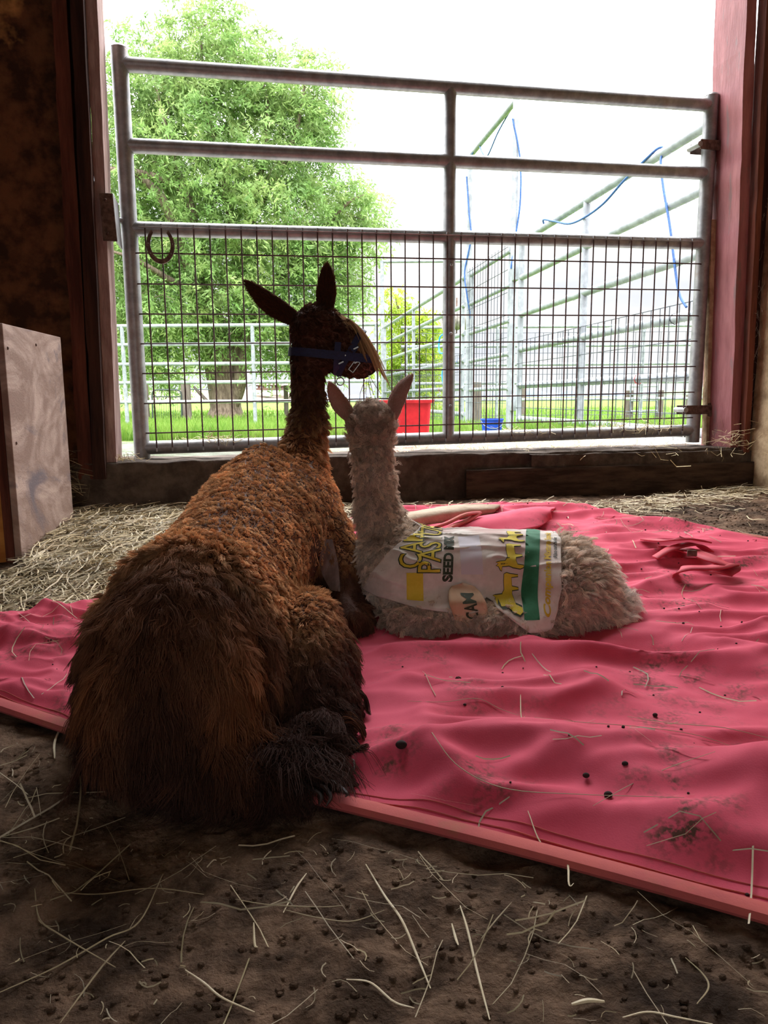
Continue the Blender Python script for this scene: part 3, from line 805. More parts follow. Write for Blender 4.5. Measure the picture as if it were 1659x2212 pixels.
for pts, r in (([A3(470, 740, 22), A3(430, 640, 21.6), A3(395, 540, 21), A3(350, 430, 20.6), A3(290, 370, 20.4)], [.22, .14, .09]),
               ([A3(455, 670, 22), A3(430, 540, 21.5), A3(400, 420, 21), A3(330, 380, 20.5), A3(240, 365, 20)], [.2, .12, .06]),
               ([A3(520, 640, 21.8), A3(500, 480, 21.6), A3(470, 340, 21.4), A3(440, 200, 21.3), A3(435, 90, 21.3)], [.16, .1, .03]),
               ([A3(530, 520, 21.8), A3(560, 380, 21.4), A3(580, 260, 21.2), A3(560, 140, 21.2)], [.12, .07, .02]),
               ([A3(540, 480, 21.8), A3(620, 340, 21.2), A3(650, 240, 21), A3(660, 140, 21)], [.1, .06, .02]),
               ([A3(590, 620, 21.6), A3(680, 520, 21.2), A3(750, 440, 21), A3(790, 420, 21)], [.09, .05, .02]),
               ([A3(430, 640, 21.6), A3(360, 600, 20.6), A3(290, 560, 20), A3(230, 540, 19.8)], [.12, .07, .03]),
               ([A3(400, 420, 21), A3(360, 280, 20.6), A3(330, 160, 20.5)], [.08, .05, .02])):
    limb(pts, r, 'branch', t)
BB = [(330, 165, 100), (290, 215, 80), (420, 95, 80), (480, 95, 70), (525, 150, 75), (430, 190, 120), (610, 190, 70), (655, 180, 62), (400, 320, 150), (560, 300, 125), (655, 330, 66), (640, 250, 60),
      (300, 440, 140), (240, 560, 130), (450, 470, 150), (590, 470, 120), (690, 460, 85), (745, 460, 60), (350, 620, 140), (500, 630, 130), (620, 610, 120), (715, 560, 70), (700, 640, 60),
      (250, 690, 90), (310, 750, 80), (410, 712, 75), (560, 712, 70), (640, 725, 85), (600, 775, 42), (700, 740, 60), (240, 320, 110), (750, 610, 35), (700, 215, 30), (695, 285, 38), (775, 470, 45), (785, 530, 30), (770, 420, 30), (330, 795, 35)]
C, D = blobs_to_clusters(BB, 21.5, 2.4, 215)
leaves('foliage', C, D, 26, .17, .022, m_leaf, t, .62)
# fine twigs carrying the outer shoots
sel = rng.choice(len(C), 260, replace=False); mb = MB()
for k in sel: mb.tube([C[k]-D[k]*.6-np.array([0, 0, .25]), C[k], C[k]+D[k]*.5], [.012, .008, .004], 4, cap=False)
o = mb.build('twigs', m_bark, t); o['kind'] = 'stuff'
settle(t)
t = thing('poplar_tree', 'smaller yellow-green tree behind the far corner of the fences', 'tree', at(880, 880, 24))
limb([A3(880, 885, 24), A3(878, 800, 24), A3(870, 720, 24), A3(855, 640, 24)], [.14, .1, .07, .03], 'trunk', t)
limb([A3(878, 800, 24), A3(900, 740, 24), A3(925, 690, 24)], [.07, .05, .02], 'branch', t)
C, D = blobs_to_clusters([(852, 650, 30), (862, 700, 40), (870, 760, 52), (912, 720, 42), (925, 690, 30), (905, 790, 50), (850, 820, 45), (900, 840, 40), (835, 780, 30)], 24, 1.2, 420)
D = D - np.array([0, 0, .6])
leaves('foliage', C, D, 20, .17, .024, m_leaf2, t, .5)
settle(t)
t = thing('shrub', 'hazy green shrubs far behind the left end of the pipe fence', 'shrub', at(290, 860, 26))
C, D = blobs_to_clusters([(280, 800, 45), (330, 820, 35), (262, 760, 40), (395, 815, 30)], 26, 1.5, 400)
leaves('foliage', C, D, 18, .16, .024, m_leaf, t, .5)
limb([A3(300, 875, 26), A3(305, 820, 26)], [.06, .03], 'stem', t)
settle(t)

# ------------------------------------------------------------------ blanket
m_blanket = material('red_canvas', (200, 70, 92), (216, 86, 108), 5, .82, .3, 500, bdist=.0008, spec=.25, coord='Object')
def dirty(m, c, scale=7.0, lo=.49, hi=.68, amt=.8, s2=34):
    """ground-in dirt: patches broken up by finer specks"""
    t = m.node_tree; b = t.nodes['Principled BSDF']; src = b.inputs['Base Color'].links[0].from_socket
    tcn = t.nodes.new('ShaderNodeTexCoord'); fs = []
    for s, l, h in ((scale, lo, hi), (s2, .42, .66), (160, .40, .60)):
        n = t.nodes.new('ShaderNodeTexNoise'); n.inputs['Scale'].default_value = s; n.inputs['Detail'].default_value = 7
        t.links.new(tcn.outputs['Object'], n.inputs['Vector'])
        r = t.nodes.new('ShaderNodeMapRange'); r.inputs[1].default_value = l; r.inputs[2].default_value = h
        t.links.new(n.outputs['Fac'], r.inputs[0]); fs.append(r.outputs[0])
    mu = t.nodes.new('ShaderNodeMath'); mu.operation = 'MULTIPLY'; t.links.new(fs[0], mu.inputs[0]); t.links.new(fs[1], mu.inputs[1])
    mu1 = t.nodes.new('ShaderNodeMath'); mu1.operation = 'MULTIPLY'; t.links.new(mu.outputs[0], mu1.inputs[0]); t.links.new(fs[2], mu1.inputs[1])
    mu2 = t.nodes.new('ShaderNodeMath'); mu2.operation = 'MULTIPLY'; mu2.inputs[1].default_value = amt*1.6; mu2.use_clamp = True; t.links.new(mu1.outputs[0], mu2.inputs[0])
    x = t.nodes.new('ShaderNodeMix'); x.data_type = 'RGBA'
    t.links.new(mu2.outputs[0], x.inputs[0]); t.links.new(src, x.inputs[6]); x.inputs[7].default_value = lin(c)
    t.links.new(x.outputs[2], b.inputs['Base Color'])
dirty(m_blanket, (92, 62, 50))
m_hem = material('faded_hem', (196, 92, 86), (176, 78, 80), 9, .85, .3, 400, bdist=.0008, c3=(150, 104, 72), s3=7)
m_lining = material('soiled_lining', (196, 178, 156), (170, 148, 120), 6, .9, .3, 90, c3=(136, 110, 84), s3=5)
A_, B_, Cc, D_, E_, F_ = [np.array(p) for p in BL]
NU, NV = 640, 430
bot = catmull([A_, A_*.5+B_*.5+np.array([-.01, .0]), B_], NU)
def near_edge(f): return A_+(B_-A_)*f
bot = np.array([near_edge(f) for f in np.linspace(0, 1, NU)]); bot[:, 1] += .008*np.sin(np.linspace(0, 9, NU))
top = catmull([E_, E_*.6+D_*.4, D_], NU)
lef = catmull([A_, F_, (F_+E_)/2+np.array([.05, -.06]), E_], NV)
rig = catmull([B_, (.80, 1.12), Cc, (.80, 1.98), D_], NV)
rig[:, 0] += .01*np.sin(np.linspace(0, 20, NV))
u = np.linspace(0, 1, NU)[None, :, None]; v = np.linspace(0, 1, NV)[:, None, None]
S = (1-v)*bot[None] + v*top[None] + (1-u)*lef[:, None] + u*rig[:, None] - ((1-u)*(1-v)*bot[0] + u*(1-v)*bot[-1] + (1-u)*v*top[0] + u*v*top[-1])
X, Y = S[..., 0], S[..., 1]
uu, vv = np.broadcast_to(u[..., 0], X.shape), np.broadcast_to(v[..., 0], X.shape)
edge = np.minimum.reduce([vv*430/14, (1-vv)*430/10, uu*640/10, (1-uu)*640/12]); edge = np.clip(edge, 0, 1)
Z = blanket_z(X, Y)
# the cloth bunches behind the near hem towards the right corner
bun = np.exp(-((vv-.075)/.030)**2)*sstep(.35, .98, uu)*(.034+.014*n2(X, Y, 7, 4))
bun2 = np.exp(-((vv-.05-.02*np.sin(uu*40))/.016)**2)*sstep(.45, .7, uu)*.012*(1+n2(X*4, Y, 9, 4))
corner = np.exp(-((uu-.96)/.05)**2-((vv-.05)/.05)**2)*.025
Z = Z + bun + bun2*(1-corner*20) + corner
Z = floor_z(X, Y)+.009 + (Z-floor_z(X, Y)-.009)*(.15+.85*sstep(0, 1, edge))
# pressed flat where the animals lie
def press(cx, cy, rx, ry): return np.exp(-(((X-cx)/rx)**2+((Y-cy)/ry)**2)**2)
pr = np.clip(press(-.25, 1.15, .24, .5)+press(.22, 1.38, .34, .16), 0, 1)
Z = Z*(1-pr)+(floor_z(X, Y)+.012)*pr
for _ in range(8):       # woven cloth has no knife creases
    Zs = Z.copy(); Zs[1:-1, 1:-1] = (Z[1:-1, 1:-1]*2+Z[:-2, 1:-1]+Z[2:, 1:-1]+Z[1:-1, :-2]+Z[1:-1, 2:])/6; Z = Zs
V = np.stack([X, Y, Z], -1).reshape(-1, 3)
i = np.arange(NV-1)[:, None]*NU + np.arange(NU-1)[None, :]
Q = np.stack([i, i+1, i+NU+1, i+NU], -1).reshape(-1, 4)
blk = mesh_np('blanket', V, Q, m_blanket)
tag(blk, 'large rumpled red horse blanket spread on the dirt under both animals', 'blanket')
ZB = Z
BI = np.arange(0, len(V), 7); BK = KDTree(len(BI))
for n_, k in enumerate(BI): BK.insert((V[k, 0], V[k, 1], 0), n_)
BK.balance()
BV = V.copy()
def bz(x, y): return float(BV[BI[BK.find((x, y, 0))[1]], 2])
# bound edge all round
def hem(path2, r, name='hem', lift=.004):
    P = [(p[0], p[1], float(floor_z(p[0], p[1]))+r*.75+lift) for p in path2]
    return MB().tube(P, r, 8, flat=.55, up=(0, 0, 1)).build(name, m_hem, blk)
hem(bot + np.array([-.003, -.008]), .013); hem(rig[::3]+np.array([.005, 0]), .010); hem(top[::5]+np.array([0, .004]), .009); hem(lef[::4]+np.array([-.004, .004]), .011)
# double stitch line just inside the near hem
def along(off, r, name, zoff):
    P = []
    for k in range(4, NU-6, 4):
        j = int(off); P.append((X[j, k], Y[j, k], Z[j, k]+zoff))
    return MB().tube(P, r, 5, cap=False).build(name, m_hem, blk)
along(2, .0009, 'stitching', .0006); along(4, .0007, 'stitching', .0005)

def sheet(name, rows, mat, parent, n=60, thick=.004, noise=.003):
    """cloth strip lofted through rows of 3D points"""
    R = [catmull(r, n) for r in rows]; m = len(R); M_ = []
    ctrl = np.array(R)
    mm = 28; cols = [catmull(ctrl[:, j], mm) for j in range(n)]
    G = np.array(cols).transpose(1, 0, 2)
    G[..., 2] += noise*fbm(G*22, 3)
    V1 = G.reshape(-1, 3); i = np.arange(mm-1)[:, None]*n + np.arange(n-1)[None, :]
    Q = np.stack([i, i+1, i+n+1, i+n], -1).reshape(-1, 4)
    o = mesh_np(name, V1, Q, mat, parent)
    s = o.modifiers.new('thickness', 'SOLIDIFY'); s.thickness = thick; s.offset = 0
    return o
def g3(px, py, y, dz=0): q = at(px, py, y); return (q.x, q.y, q.z+dz)
def gl(px, py, dz):       # point on the rising floor seen at a pixel, lifted by dz
    d = camo.matrix_world.to_3x3() @ Vector(((px-829.5)/1597.6, -(py-1106)/1597.6, -1)); k = .2
    for _ in range(300):
        p = Vector((0, 0, H))+d*k; e = p.z-float(floor_z(p.x, p.y))-dz
        if e < 1e-4: break
        k += max(e*.6, 1e-4)
    return p
def G3(px, py, dz=.02): q = gl(px, py, dz); return (q.x, q.y, q.z)
# turned-back far corner showing the lining
sheet('folded_corner', [[G3(700, 1172, .022), G3(800, 1165, .022), G3(920, 1166, .024), G3(1040, 1158, .026), G3(1150, 1142, .03), G3(1190, 1122, .03)],
                        [G3(700, 1158, .034), G3(800, 1150, .036), G3(920, 1142, .040), G3(1040, 1124, .05), G3(1150, 1104, .056), G3(1190, 1104, .05)],
                        [G3(700, 1152, .02), G3(800, 1144, .02), G3(920, 1136, .022), G3(1040, 1116, .03), G3(1150, 1097, .045), G3(1200, 1098, .02)]], m_blanket, blk, thick=.006)
o = sheet('lining', [[G3(715, 1158, .024), G3(790, 1148, .024), G3(870, 1146, .026), G3(920, 1138, .026), G3(990, 1124, .03), G3(1060, 1114, .03)],
                 [G3(712, 1140, .046), G3(790, 1128, .05), G3(870, 1122, .054), G3(930, 1112, .056), G3(1000, 1102, .056), G3(1072, 1100, .05)],
                 [G3(718, 1132, .046), G3(790, 1122, .046), G3(870, 1114, .05), G3(930, 1104, .052), G3(1000, 1094, .052), G3(1080, 1094, .044)],
                 [G3(730, 1124, .012), G3(790, 1116, .012), G3(870, 1108, .012), G3(930, 1100, .012), G3(1000, 1092, .012), G3(1080, 1093, .012)]], m_lining, blk, thick=.007)
o['label'] = 'cream soiled lining turned up'
for pts in ([G3(862, 1165, .03), G3(900, 1150, .042), G3(960, 1132, .055), G3(1004, 1112, .07), G3(1036, 1108, .06)], [G3(960, 1150, .045), G3(975, 1138, .05), G3(1010, 1124, .055), G3(1034, 1110, .06)]):
    MB().tube(catmull(pts, 30), .008, 8, flat=.6).build('piping', m_hem, blk)
# surcingle strap lying crumpled at the far right
def strap(pts, w, name='strap', mat=None, parent=None, th=.003, up=(0, 0, 1)):
    P = catmull(pts, 50); V = []; F = []
    for i, p in enumerate(P):
        d = P[min(i+1, 49)]-P[max(i-1, 0)]; d /= np.linalg.norm(d)+1e-9
        s = np.cross(d, np.array(up)); s /= np.linalg.norm(s)+1e-9; nn = np.cross(s, d)
        for a, b in ((-1, -1), (1, -1), (1, 1), (-1, 1)): V.append(p+s*w*a*.5+nn*th*b*.5)
    for i in range(49):
        for j in range(4): a, b = i*4+j, i*4+(j+1) % 4; F.append((a, b, b+4, a+4))
    F += [(3, 2, 1, 0), (196, 197, 198, 199)]
    return mesh_np(name, V, F, mat or m_hem, parent)
m_strapred = material('red_webbing', (178, 44, 60), (196, 56, 72), 20, .7, .3, 500, bdist=.0008)
for pts, w in (([G3(1440, 1180, .03), G3(1490, 1190, .045), G3(1540, 1208, .05), G3(1575, 1225, .04), G3(1560, 1240, .03)], .045),
               ([G3(1400, 1165, .03), G3(1440, 1168, .055), G3(1480, 1162, .07), G3(1520, 1170, .045)], .04),
               ([G3(1415, 1205, .03), G3(1450, 1185, .05), G3(1500, 1175, .055), G3(1530, 1190, .03)], .03),
               ([G3(1455, 1245, .03), G3(1480, 1228, .05), G3(1540, 1226, .05), G3(1580, 1218, .04)], .035)):
    strap(pts, w, 'strap', m_strapred, blk)
MB().box(Vector(G3(1495, 1195, .065)), (.022, .004, .014)).build('buckle', m_rustiron, blk, bevel=.002)
# ------------------------------------------------------------------ soft bodies: blended solids turned into one skin
def smin(a, b, k):
    h = np.clip(.5+.5*(b-a)/k, 0, 1); return b*(1-h)+a*h - k*h*(1-h)
def cone(a, b, ra, rb, sq=(1, 1, 1)):
    a = np.array(a, float); b = np.array(b, float); sq = np.array(sq, float)
    def f(P):
        p = P*sq-a*sq; d = (b-a)*sq; t = np.clip((p@d)/(d@d), 0, 1)
        return np.linalg.norm(p-t[..., None]*d, axis=-1)-(ra+(rb-ra)*t)
    return f
def ell(c, r, yaw=0, pitch=0):
    c = np.array(c, float); r = np.array(r, float)
    R = np.array(Matrix.Rotation(yaw, 3, 'Z') @ Matrix.Rotation(pitch, 3, 'Y'))
    def f(P):
        q = (P-c)@R; k0 = np.linalg.norm(q/r, axis=-1); k1 = np.linalg.norm(q/r**2, axis=-1)+1e-9
        return k0*(k0-1)/k1
    return f
class Body:
    def __init__(s, prims): s.p = prims       # list of (fn, blend)
    def __call__(s, P):
        d = s.p[0][0](P)
        for f, k in s.p[1:]: d = smin(d, f(P), k)
        return d
    def grad(s, P, e=.0015):
        g = np.stack([s(P+np.eye(3)[i]*e)-s(P-np.eye(3)[i]*e) for i in range(3)], -1)
        return g/(np.linalg.norm(g, axis=-1, keepdims=True)+1e-9)
def skin(name, fn, lo, hi, h, mat, parent=None, disp=None):
    lo = np.array(lo); n = np.ceil((np.array(hi)-lo)/h).astype(int)+1
    ax = [lo[i]+h*np.arange(n[i]) for i in range(3)]
    D = np.empty(n)
    for i in range(n[0]):
        Yg, Zg = np.meshgrid(ax[1], ax[2], indexing='ij')
        D[i] = fn(np.stack([np.full_like(Yg, ax[0][i]), Yg, Zg], -1))
    s = D < 0
    cnt = np.zeros(n-1, int); c = [s[i:n[0]-1+i, j:n[1]-1+j, k:n[2]-1+k] for i in (0, 1) for j in (0, 1) for k in (0, 1)]
    for x in c: cnt += x
    act = (cnt > 0) & (cnt < 8)
    idx = -np.ones(n-1, int); A = np.argwhere(act); idx[act] = np.arange(len(A))
    V = lo + (A+.5)*h
    F = []
    for a in range(3):
        b, c2 = (a+1) % 3, (a+2) % 3
        sl0 = [slice(1, None)]*3; sl1 = [slice(1, None)]*3
        lo_ = [slice(0, None)]*3
        s0 = s[tuple(slice(0, -1) if i == a else slice(None) for i in range(3))]
        s1 = s[tuple(slice(1, None) if i == a else slice(None) for i in range(3))]
        e = np.argwhere(s0 != s1)
        ok = (e[:, b] > 0) & (e[:, c2] > 0) & (e[:, b] < n[b]-1) & (e[:, c2] < n[c2]-1); e = e[ok]
        sg = s0[tuple(e.T)]
        q = []
        for db, dc in ((-1, -1), (0, -1), (0, 0), (-1, 0)):
            t = e.copy(); t[:, b] += db; t[:, c2] += dc; q.append(idx[tuple(t.T)])
        q = np.stack(q, 1); q[~sg] = q[~sg][:, ::-1]; F.append(q)
    F = np.concatenate(F)
    for _ in range(4):
        d = fn(V); e = .0015
        g = np.stack([fn(V+np.eye(3)[i]*e)-fn(V-np.eye(3)[i]*e) for i in range(3)], -1)/(2*e)
        V = V - g*(d/np.maximum((g*g).sum(-1), .2))[:, None]*.9
    if disp is not None:
        g = np.stack([fn(V+np.eye(3)[i]*e)-fn(V-np.eye(3)[i]*e) for i in range(3)], -1); g /= np.linalg.norm(g, axis=-1, keepdims=True)+1e-9
        V = V + g*disp(V)[:, None]
    a, b, c, d = (V[F[:, i]] for i in range(4)); nr = np.cross(c-a, d-b); ctr = (a+c)*.5; e = .002
    g = np.stack([fn(ctr+np.eye(3)[i]*e)-fn(ctr-np.eye(3)[i]*e) for i in range(3)], -1)
    bad = (nr*g).sum(1) < 0; print(name, 'flipped faces', bad.mean(), len(F)); F[bad] = F[bad][:, ::-1]
    return mesh_np(name, V, F, mat, parent), V, F

def sample(V, F, n, weight=None):
    """random roots on quads: positions and outward normals"""
    a, b, c, d = (V[F[:, i]] for i in range(4))
    nr = np.cross(c-a, d-b); ar = np.linalg.norm(nr, axis=1)*.5
    w = ar.copy()
    if weight is not None: w = w*weight((a+c)*.5, nr/(2*ar[:, None]+1e-12))
    i = rng.choice(len(F), n, p=w/w.sum()); u, v = rng.random((n, 1)), rng.random((n, 1))
    P = (1-u)*(1-v)*a[i]+u*(1-v)*b[i]+u*v*c[i]+(1-u)*v*d[i]
    N = nr[i]/(np.linalg.norm(nr[i], axis=1, keepdims=True)+1e-12)
    return P, N
def fleece(name, P, N, length, flow, mat, parent, cols, lift=.5, curl=0.0, cfreq=3.0, wild=.15, seg=5, rad=.00035, clump=0, clumpk=.6, sag=0.0, cvar=.3):
    """hair strands rooted at P. length (n,), flow (n,3) lying direction, cols (n,3)"""
    n = len(P); t = np.linspace(0, 1, seg)
    f = flow - N*(flow*N).sum(1, keepdims=True); f /= np.linalg.norm(f, axis=1, keepdims=True)+1e-9
    lift = np.broadcast_to(np.asarray(lift, float), (n,))[:, None]; cols = np.array(cols)
    wl = (np.full(n, wild) if np.isscalar(wild) else wild)[:, None]
    L = np.asarray(length)[:, None].copy()
    dev = rng.normal(0, 1, (n, 3))*wl*.6
    if clump:
        kd = KDTree(clump); ci = rng.choice(n, clump, replace=False)
        for j, q in enumerate(ci): kd.insert(P[q], j)
        kd.balance()
        own = np.array([kd.find(p)[1] for p in P])
        dev = dev*.6 + (rng.normal(0, 1, (clump, 3))*1.5)[own]*wl
        L *= rng.uniform(.65, 1.35, clump)[own][:, None]
        cols = cols*(1+cvar*rng.uniform(-1, 1, clump)[own])[:, None]
    d0 = N*lift + f*(1-lift) + dev
    d0 /= np.linalg.norm(d0, axis=1, keepdims=True)
    side = np.cross(d0, N+1e-3); side /= np.linalg.norm(side, axis=1, keepdims=True)+1e-9; up2 = np.cross(side, d0)
    ph = rng.random(n)*6.28; am = (curl if np.isscalar(curl) else np.asarray(curl))*rng.uniform(.5, 1.3, n); fr = cfreq*rng.uniform(.7, 1.3, n)
    if clump: ph = (rng.random(clump)*6.28)[own]+rng.normal(0, .35, n); fr = cfreq*rng.uniform(.7, 1.3, clump)[own]; am = am*rng.uniform(.5, 1.4, clump)[own]
    pts = np.zeros((n, seg, 3))
    for k, tt in enumerate(t):
        c = P + d0*L*tt + f*L*(tt**2)*.25 - N*L*(tt**2)*.10 + np.array([0, 0, -1])*L*(tt**2)*(sag if np.isscalar(sag) else sag[:, None])
        a = (am*min(1, tt*3))[:, None]
        c = c + side*a*np.cos(ph+fr*tt*6.28)[:, None] + up2*a*np.sin(ph+fr*tt*6.28)[:, None]
        pts[:, k] = c
    if clump:
        ctr = pts[ci[own]]; w = (np.broadcast_to(np.asarray(clumpk, float), (n,))[:, None]*(t**.9)[None, :])[..., None]
        pts = pts*(1-w)+(ctr + (P-P[ci[own]])[:, None]*.12)*w
    pts[:, :, 2] = np.maximum(pts[:, :, 2], floor_z(pts[:, :, 0], pts[:, :, 1])+.006)
    hc = bpy.data.hair_curves.new(name); hc.add_curves([seg]*n)
    hc.attributes['position'].data.foreach_set('vector', pts.astype(np.float32).ravel())
    r = hc.attributes.get('radius') or hc.attributes.new('radius', 'FLOAT', 'POINT')
    R = (rad if np.isscalar(rad) else rad[:, None])*np.interp(t, [0, .6, 1], [1, .85, .25])[None, :]*np.ones((n, 1))
    r.data.foreach_set('value', R.astype(np.float32).ravel())
    ca = hc.attributes.new('col', 'FLOAT_COLOR', 'CURVE')
    ca.data.foreach_set('color', np.concatenate([cols, np.ones((n, 1))], 1).astype(np.float32).ravel())
    o = link(name, hc, parent, mat); o['kind'] = 'stuff'
    return o
def hairmat(name, rough=.5, trans=.25, spec=.35):
    m = bpy.data.materials.new(name); m.use_nodes = True; t = m.node_tree; b = t.nodes['Principled BSDF']
    a = t.nodes.new('ShaderNodeAttribute'); a.attribute_name = 'col'
    t.links.new(a.outputs['Color'], b.inputs['Base Color']); b.inputs['Roughness'].default_value = rough
    b.inputs['Specular IOR Level'].default_value = spec
    tr = t.nodes.new('ShaderNodeBsdfTranslucent'); t.links.new(a.outputs['Color'], tr.inputs[0])
    ms = t.nodes.new('ShaderNodeMixShader'); ms.inputs[0].default_value = trans
    t.links.new(b.outputs[0], ms.inputs[1]); t.links.new(tr.outputs[0], ms.inputs[2]); t.links.new(ms.outputs[0], t.nodes['Material Output'].inputs[0])
    return m
LIN = lambda c: np.array(lin(c)[:3])
def mixc(a, b, f): return a[None]*(1-f[:, None])+b[None]*f[:, None] if a.ndim == 1 else a*(1-f[:, None])+b*f[:, None]

# ------------------------------------------------------------------ adult alpaca
m_askin = material('brown_hide', (84, 50, 36), (96, 58, 42), 30, .7, .4, 90, spec=.4)
m_afur = hairmat('brown_fleece', .75, .2, .12)
AB = Body([
    (ell((-.262, .955, .125), (.125, .165, .130)), 0),
    (ell((-.268, .97, .19), (.085, .13, .078)), .05),
    (cone((-.262, 1.04, .175), (-.246, 1.48, .222), .108, .140), .07),
    (ell((-.205, 1.56, .205), (.120, .11, .125)), .06),
    (cone((-.256, 1.10, .262), (-.250, 1.50, .342), .022, .026), .05),
    (ell((-.250, 1.515, .352), (.030, .035, .024)), .03),
    (ell((-.352, 1.07, .105), (.060, .16, .115)), .04),
    (ell((-.118, 1.08, .082), (.064, .145, .104)), .022),          # right thigh
    (ell((-.092, 1.02, .065), (.045, .10, .07)), .03),
    (cone((-.085, .98, .045), (-.105, .84, .030), .046, .036), .02),   # right hind foot
    (cone((-.325, .91, .05), (-.200, .850, .045), .052, .056), .04),
    (cone((-.112, 1.50, .19), (-.075, 1.40, .10), .052, .044), .03),   # right foreleg
    (cone((-.075, 1.40, .09), (-.050, 1.30, .072), .042, .034), .03),
    (cone((-.195, 1.60, .28), (-.168, 1.665, .42), .070, .033), .06),  # neck
    (cone((-.168, 1.665, .42), (-.168, 1.705, .55), .031, .034), .03),
    (ell((-.158, 1.715, .622), (.046, .050, .060)), .04),          # skull
    (cone((-.128, 1.715, .632), (-.085, 1.720, .605), .046, .040), .03),
    (cone((-.085, 1.715, .600), (-.046, 1.72, .567), .038, .027), .03),
    (cone((-.110, 1.71, .575), (-.058, 1.715, .550), .034, .024), .025),    # jaw
    (ell((-.034, 1.715, .562), (.022, .022, .022)), .02),
])
def a_disp(P):
    up = sstep(.9, 1.1, P[:, 1])*sstep(.12, .2, P[:, 2])*(1-sstep(1.60, 1.64, P[:, 1])*sstep(.33, .4, P[:, 2]))
    q = np.stack([P[:, 0]*60, P[:, 1]*95, P[:, 2]*60], 1)
    lump = .004*fbm(P*11, 3)
    folds = -.008*np.clip(1-np.abs(fbm(np.stack([P[:, 0]*14+P[:, 1]*6, P[:, 1]*3, P[:, 2]*5], 1), 2))*5, 0, 1)*(1-up)
    return lump + up*.0022*vnoise(q) + folds*sstep(.35, .2, P[:, 2])
ado = thing('adult_alpaca', 'large brown shorn alpaca lying with its back to the viewer, wearing a halter', 'alpaca', (-.22, 1.2, .05))
ab, AV, AF = skin('body', AB, (-.50, .72, .0), (.06, 1.83, .76), .0062, m_askin, ado, a_disp)

# ears
def make_ear(parent, base, tip, width, face, mat, mat_in, name='ear', bend=0.0, tipc=0.0, n=26, m=20, th=.004, cup=.55):
    """leaf-shaped, cupped ear from base to tip; face = direction the hollow looks"""
    base = np.array(base, float); tip = np.array(tip, float); ax = tip-base; Ln = np.linalg.norm(ax); ax /= Ln
    fc = np.array(face, float); fc -= ax*(fc@ax); fc /= np.linalg.norm(fc); sd = np.cross(ax, fc)
    V = []
    for i in range(n):
        t = i/(n-1); w = width*(np.interp(t, [0, .12, .4, .7, .9, 1], [.70, .85, 1, .80, .46, .10]))
        c = base+ax*Ln*t + sd*(bend*sin(t*pi)*Ln) + fc*(tipc*t**3*Ln)
        for k in range(m):                     # outer shell then inner shell of a crescent
            if k < m//2: a = -1.25+2.5*k/(m//2-1); r = 1.0
            else: a = 1.25-2.5*(k-m//2)/(m//2-1); r = 1-th/max(w, th*1.5)
            V.append(c + sd*w*r*sin(a)/sin(1.25) - fc*w*cup*(r*cos(a)-.3))
    F = []
    for i in range(n-1):
        for k in range(m): a, b = i*m+k, i*m+(k+1) % m; F.append((a, b, b+m, a+m))
    F = np.array(F); V = np.array(V)
    o = mesh_np(name, V, F, mat, parent)
    return o, V, F
m_earA = material('dark_ear_hide', (66, 38, 26), rough=.7); m_earC = material('pink_ear_hide', (176, 128, 116), (196, 150, 138), 20, rough=.6, trans=.25)
e1, E1V, E1F = make_ear(ado, (-.195, 1.715, .655), g3(533, 609, 1.715), .0255, (.3, .8, .3), m_earA, None, bend=.05)
e2, E2V, E2F = make_ear(ado, (-.130, 1.715, .668), g3(706, 574, 1.72), .0235, (.25, .9, 0), m_earA, None, bend=-.02)

# fleece of the adult
nA = 230000
def wA(c, n):
    w = np.ones(len(c))
    w *= np.where((c[:, 2] < .03) & (n[:, 2] < -.3), .05, 1)
    bare = sstep(.075, .045, np.sqrt(((c[:, 0]+.10)/1.1)**2+((c[:, 1]-1.305)/1.0)**2*.55+((c[:, 2]-.16)/1.55)**2))*sstep(-.16, -.13, c[:, 0])
    w *= 1-.97*bare
    w *= np.where(n[:, 1] > .55, .35, 1)       # far side carries fewer strands
    w *= 1+1.2*sstep(1.1, .9, c[:, 1])
    return w
P, N = sample(AV, AF, nA, wA)
y, z, x = P[:, 1], P[:, 2], P[:, 0]
head = sstep(.47, .53, z); neck = sstep(.30, .36, z)*sstep(1.55, 1.6, y)
upper = sstep(.90, .99, y)*sstep(.12, .21, z)*(1-.85*np.exp(-((x+.27)/.045)**2)*sstep(1.0, .93, y))
rear = (1-upper)*(1-neck)
q = np.stack([x*75+y*20, y*110, z*75], 1)
pit = vnoise(q); pit2 = fbm(np.stack([x*30, y*42, z*30], 1), 2)
L_up = .0065+.0035*pit+.003*pit2+.006*sstep(1.03, .96, y)
tailtop = np.exp(-(((x+.268)/.07)**2+((y-.98)/.06)**2+((z-.25)/.04)**2))
L_rear = .022+.028*sstep(.20, .04, z)+.010*fbm(P*14, 2)+.008*sstep(.16, .1, y-.75)
thigh = sstep(-.20, -.14, x)*sstep(.88, .97, y)
L_rear = L_rear*(1-thigh)+(.019+.010*fbm(P*16, 2))*thigh
foot = sstep(-.17, -.12, x)*sstep(.96, .88, y); L_rear = np.maximum(L_rear, .028*foot)
Ln_ = L_up*upper + L_rear*rear + .0085*neck*(1+.4*pit)
Ln_ = np.where(head > .5, .009+.004*pit, Ln_)
muz = (x > -.075) & (z > .5); Ln_ = np.where(muz, .0035, Ln_)
Ln_ = np.maximum(Ln_*(1+tailtop*1.2), .002)*rng.uniform(.6, 1.2, nA)
flow = np.zeros((nA, 3)); flow[:, 1] = -1*upper; flow[:, 2] = -.35*upper - 1.0*rear; flow[:, 0] += .5*(x+.25)*upper*4
flow[:, 0] += .35*rear*sstep(-.30, -.38, x); flow += neck[:, None]*np.array([0, -.2, -1.]); flow += rear[:, None]*np.array([0, -.35, 0])
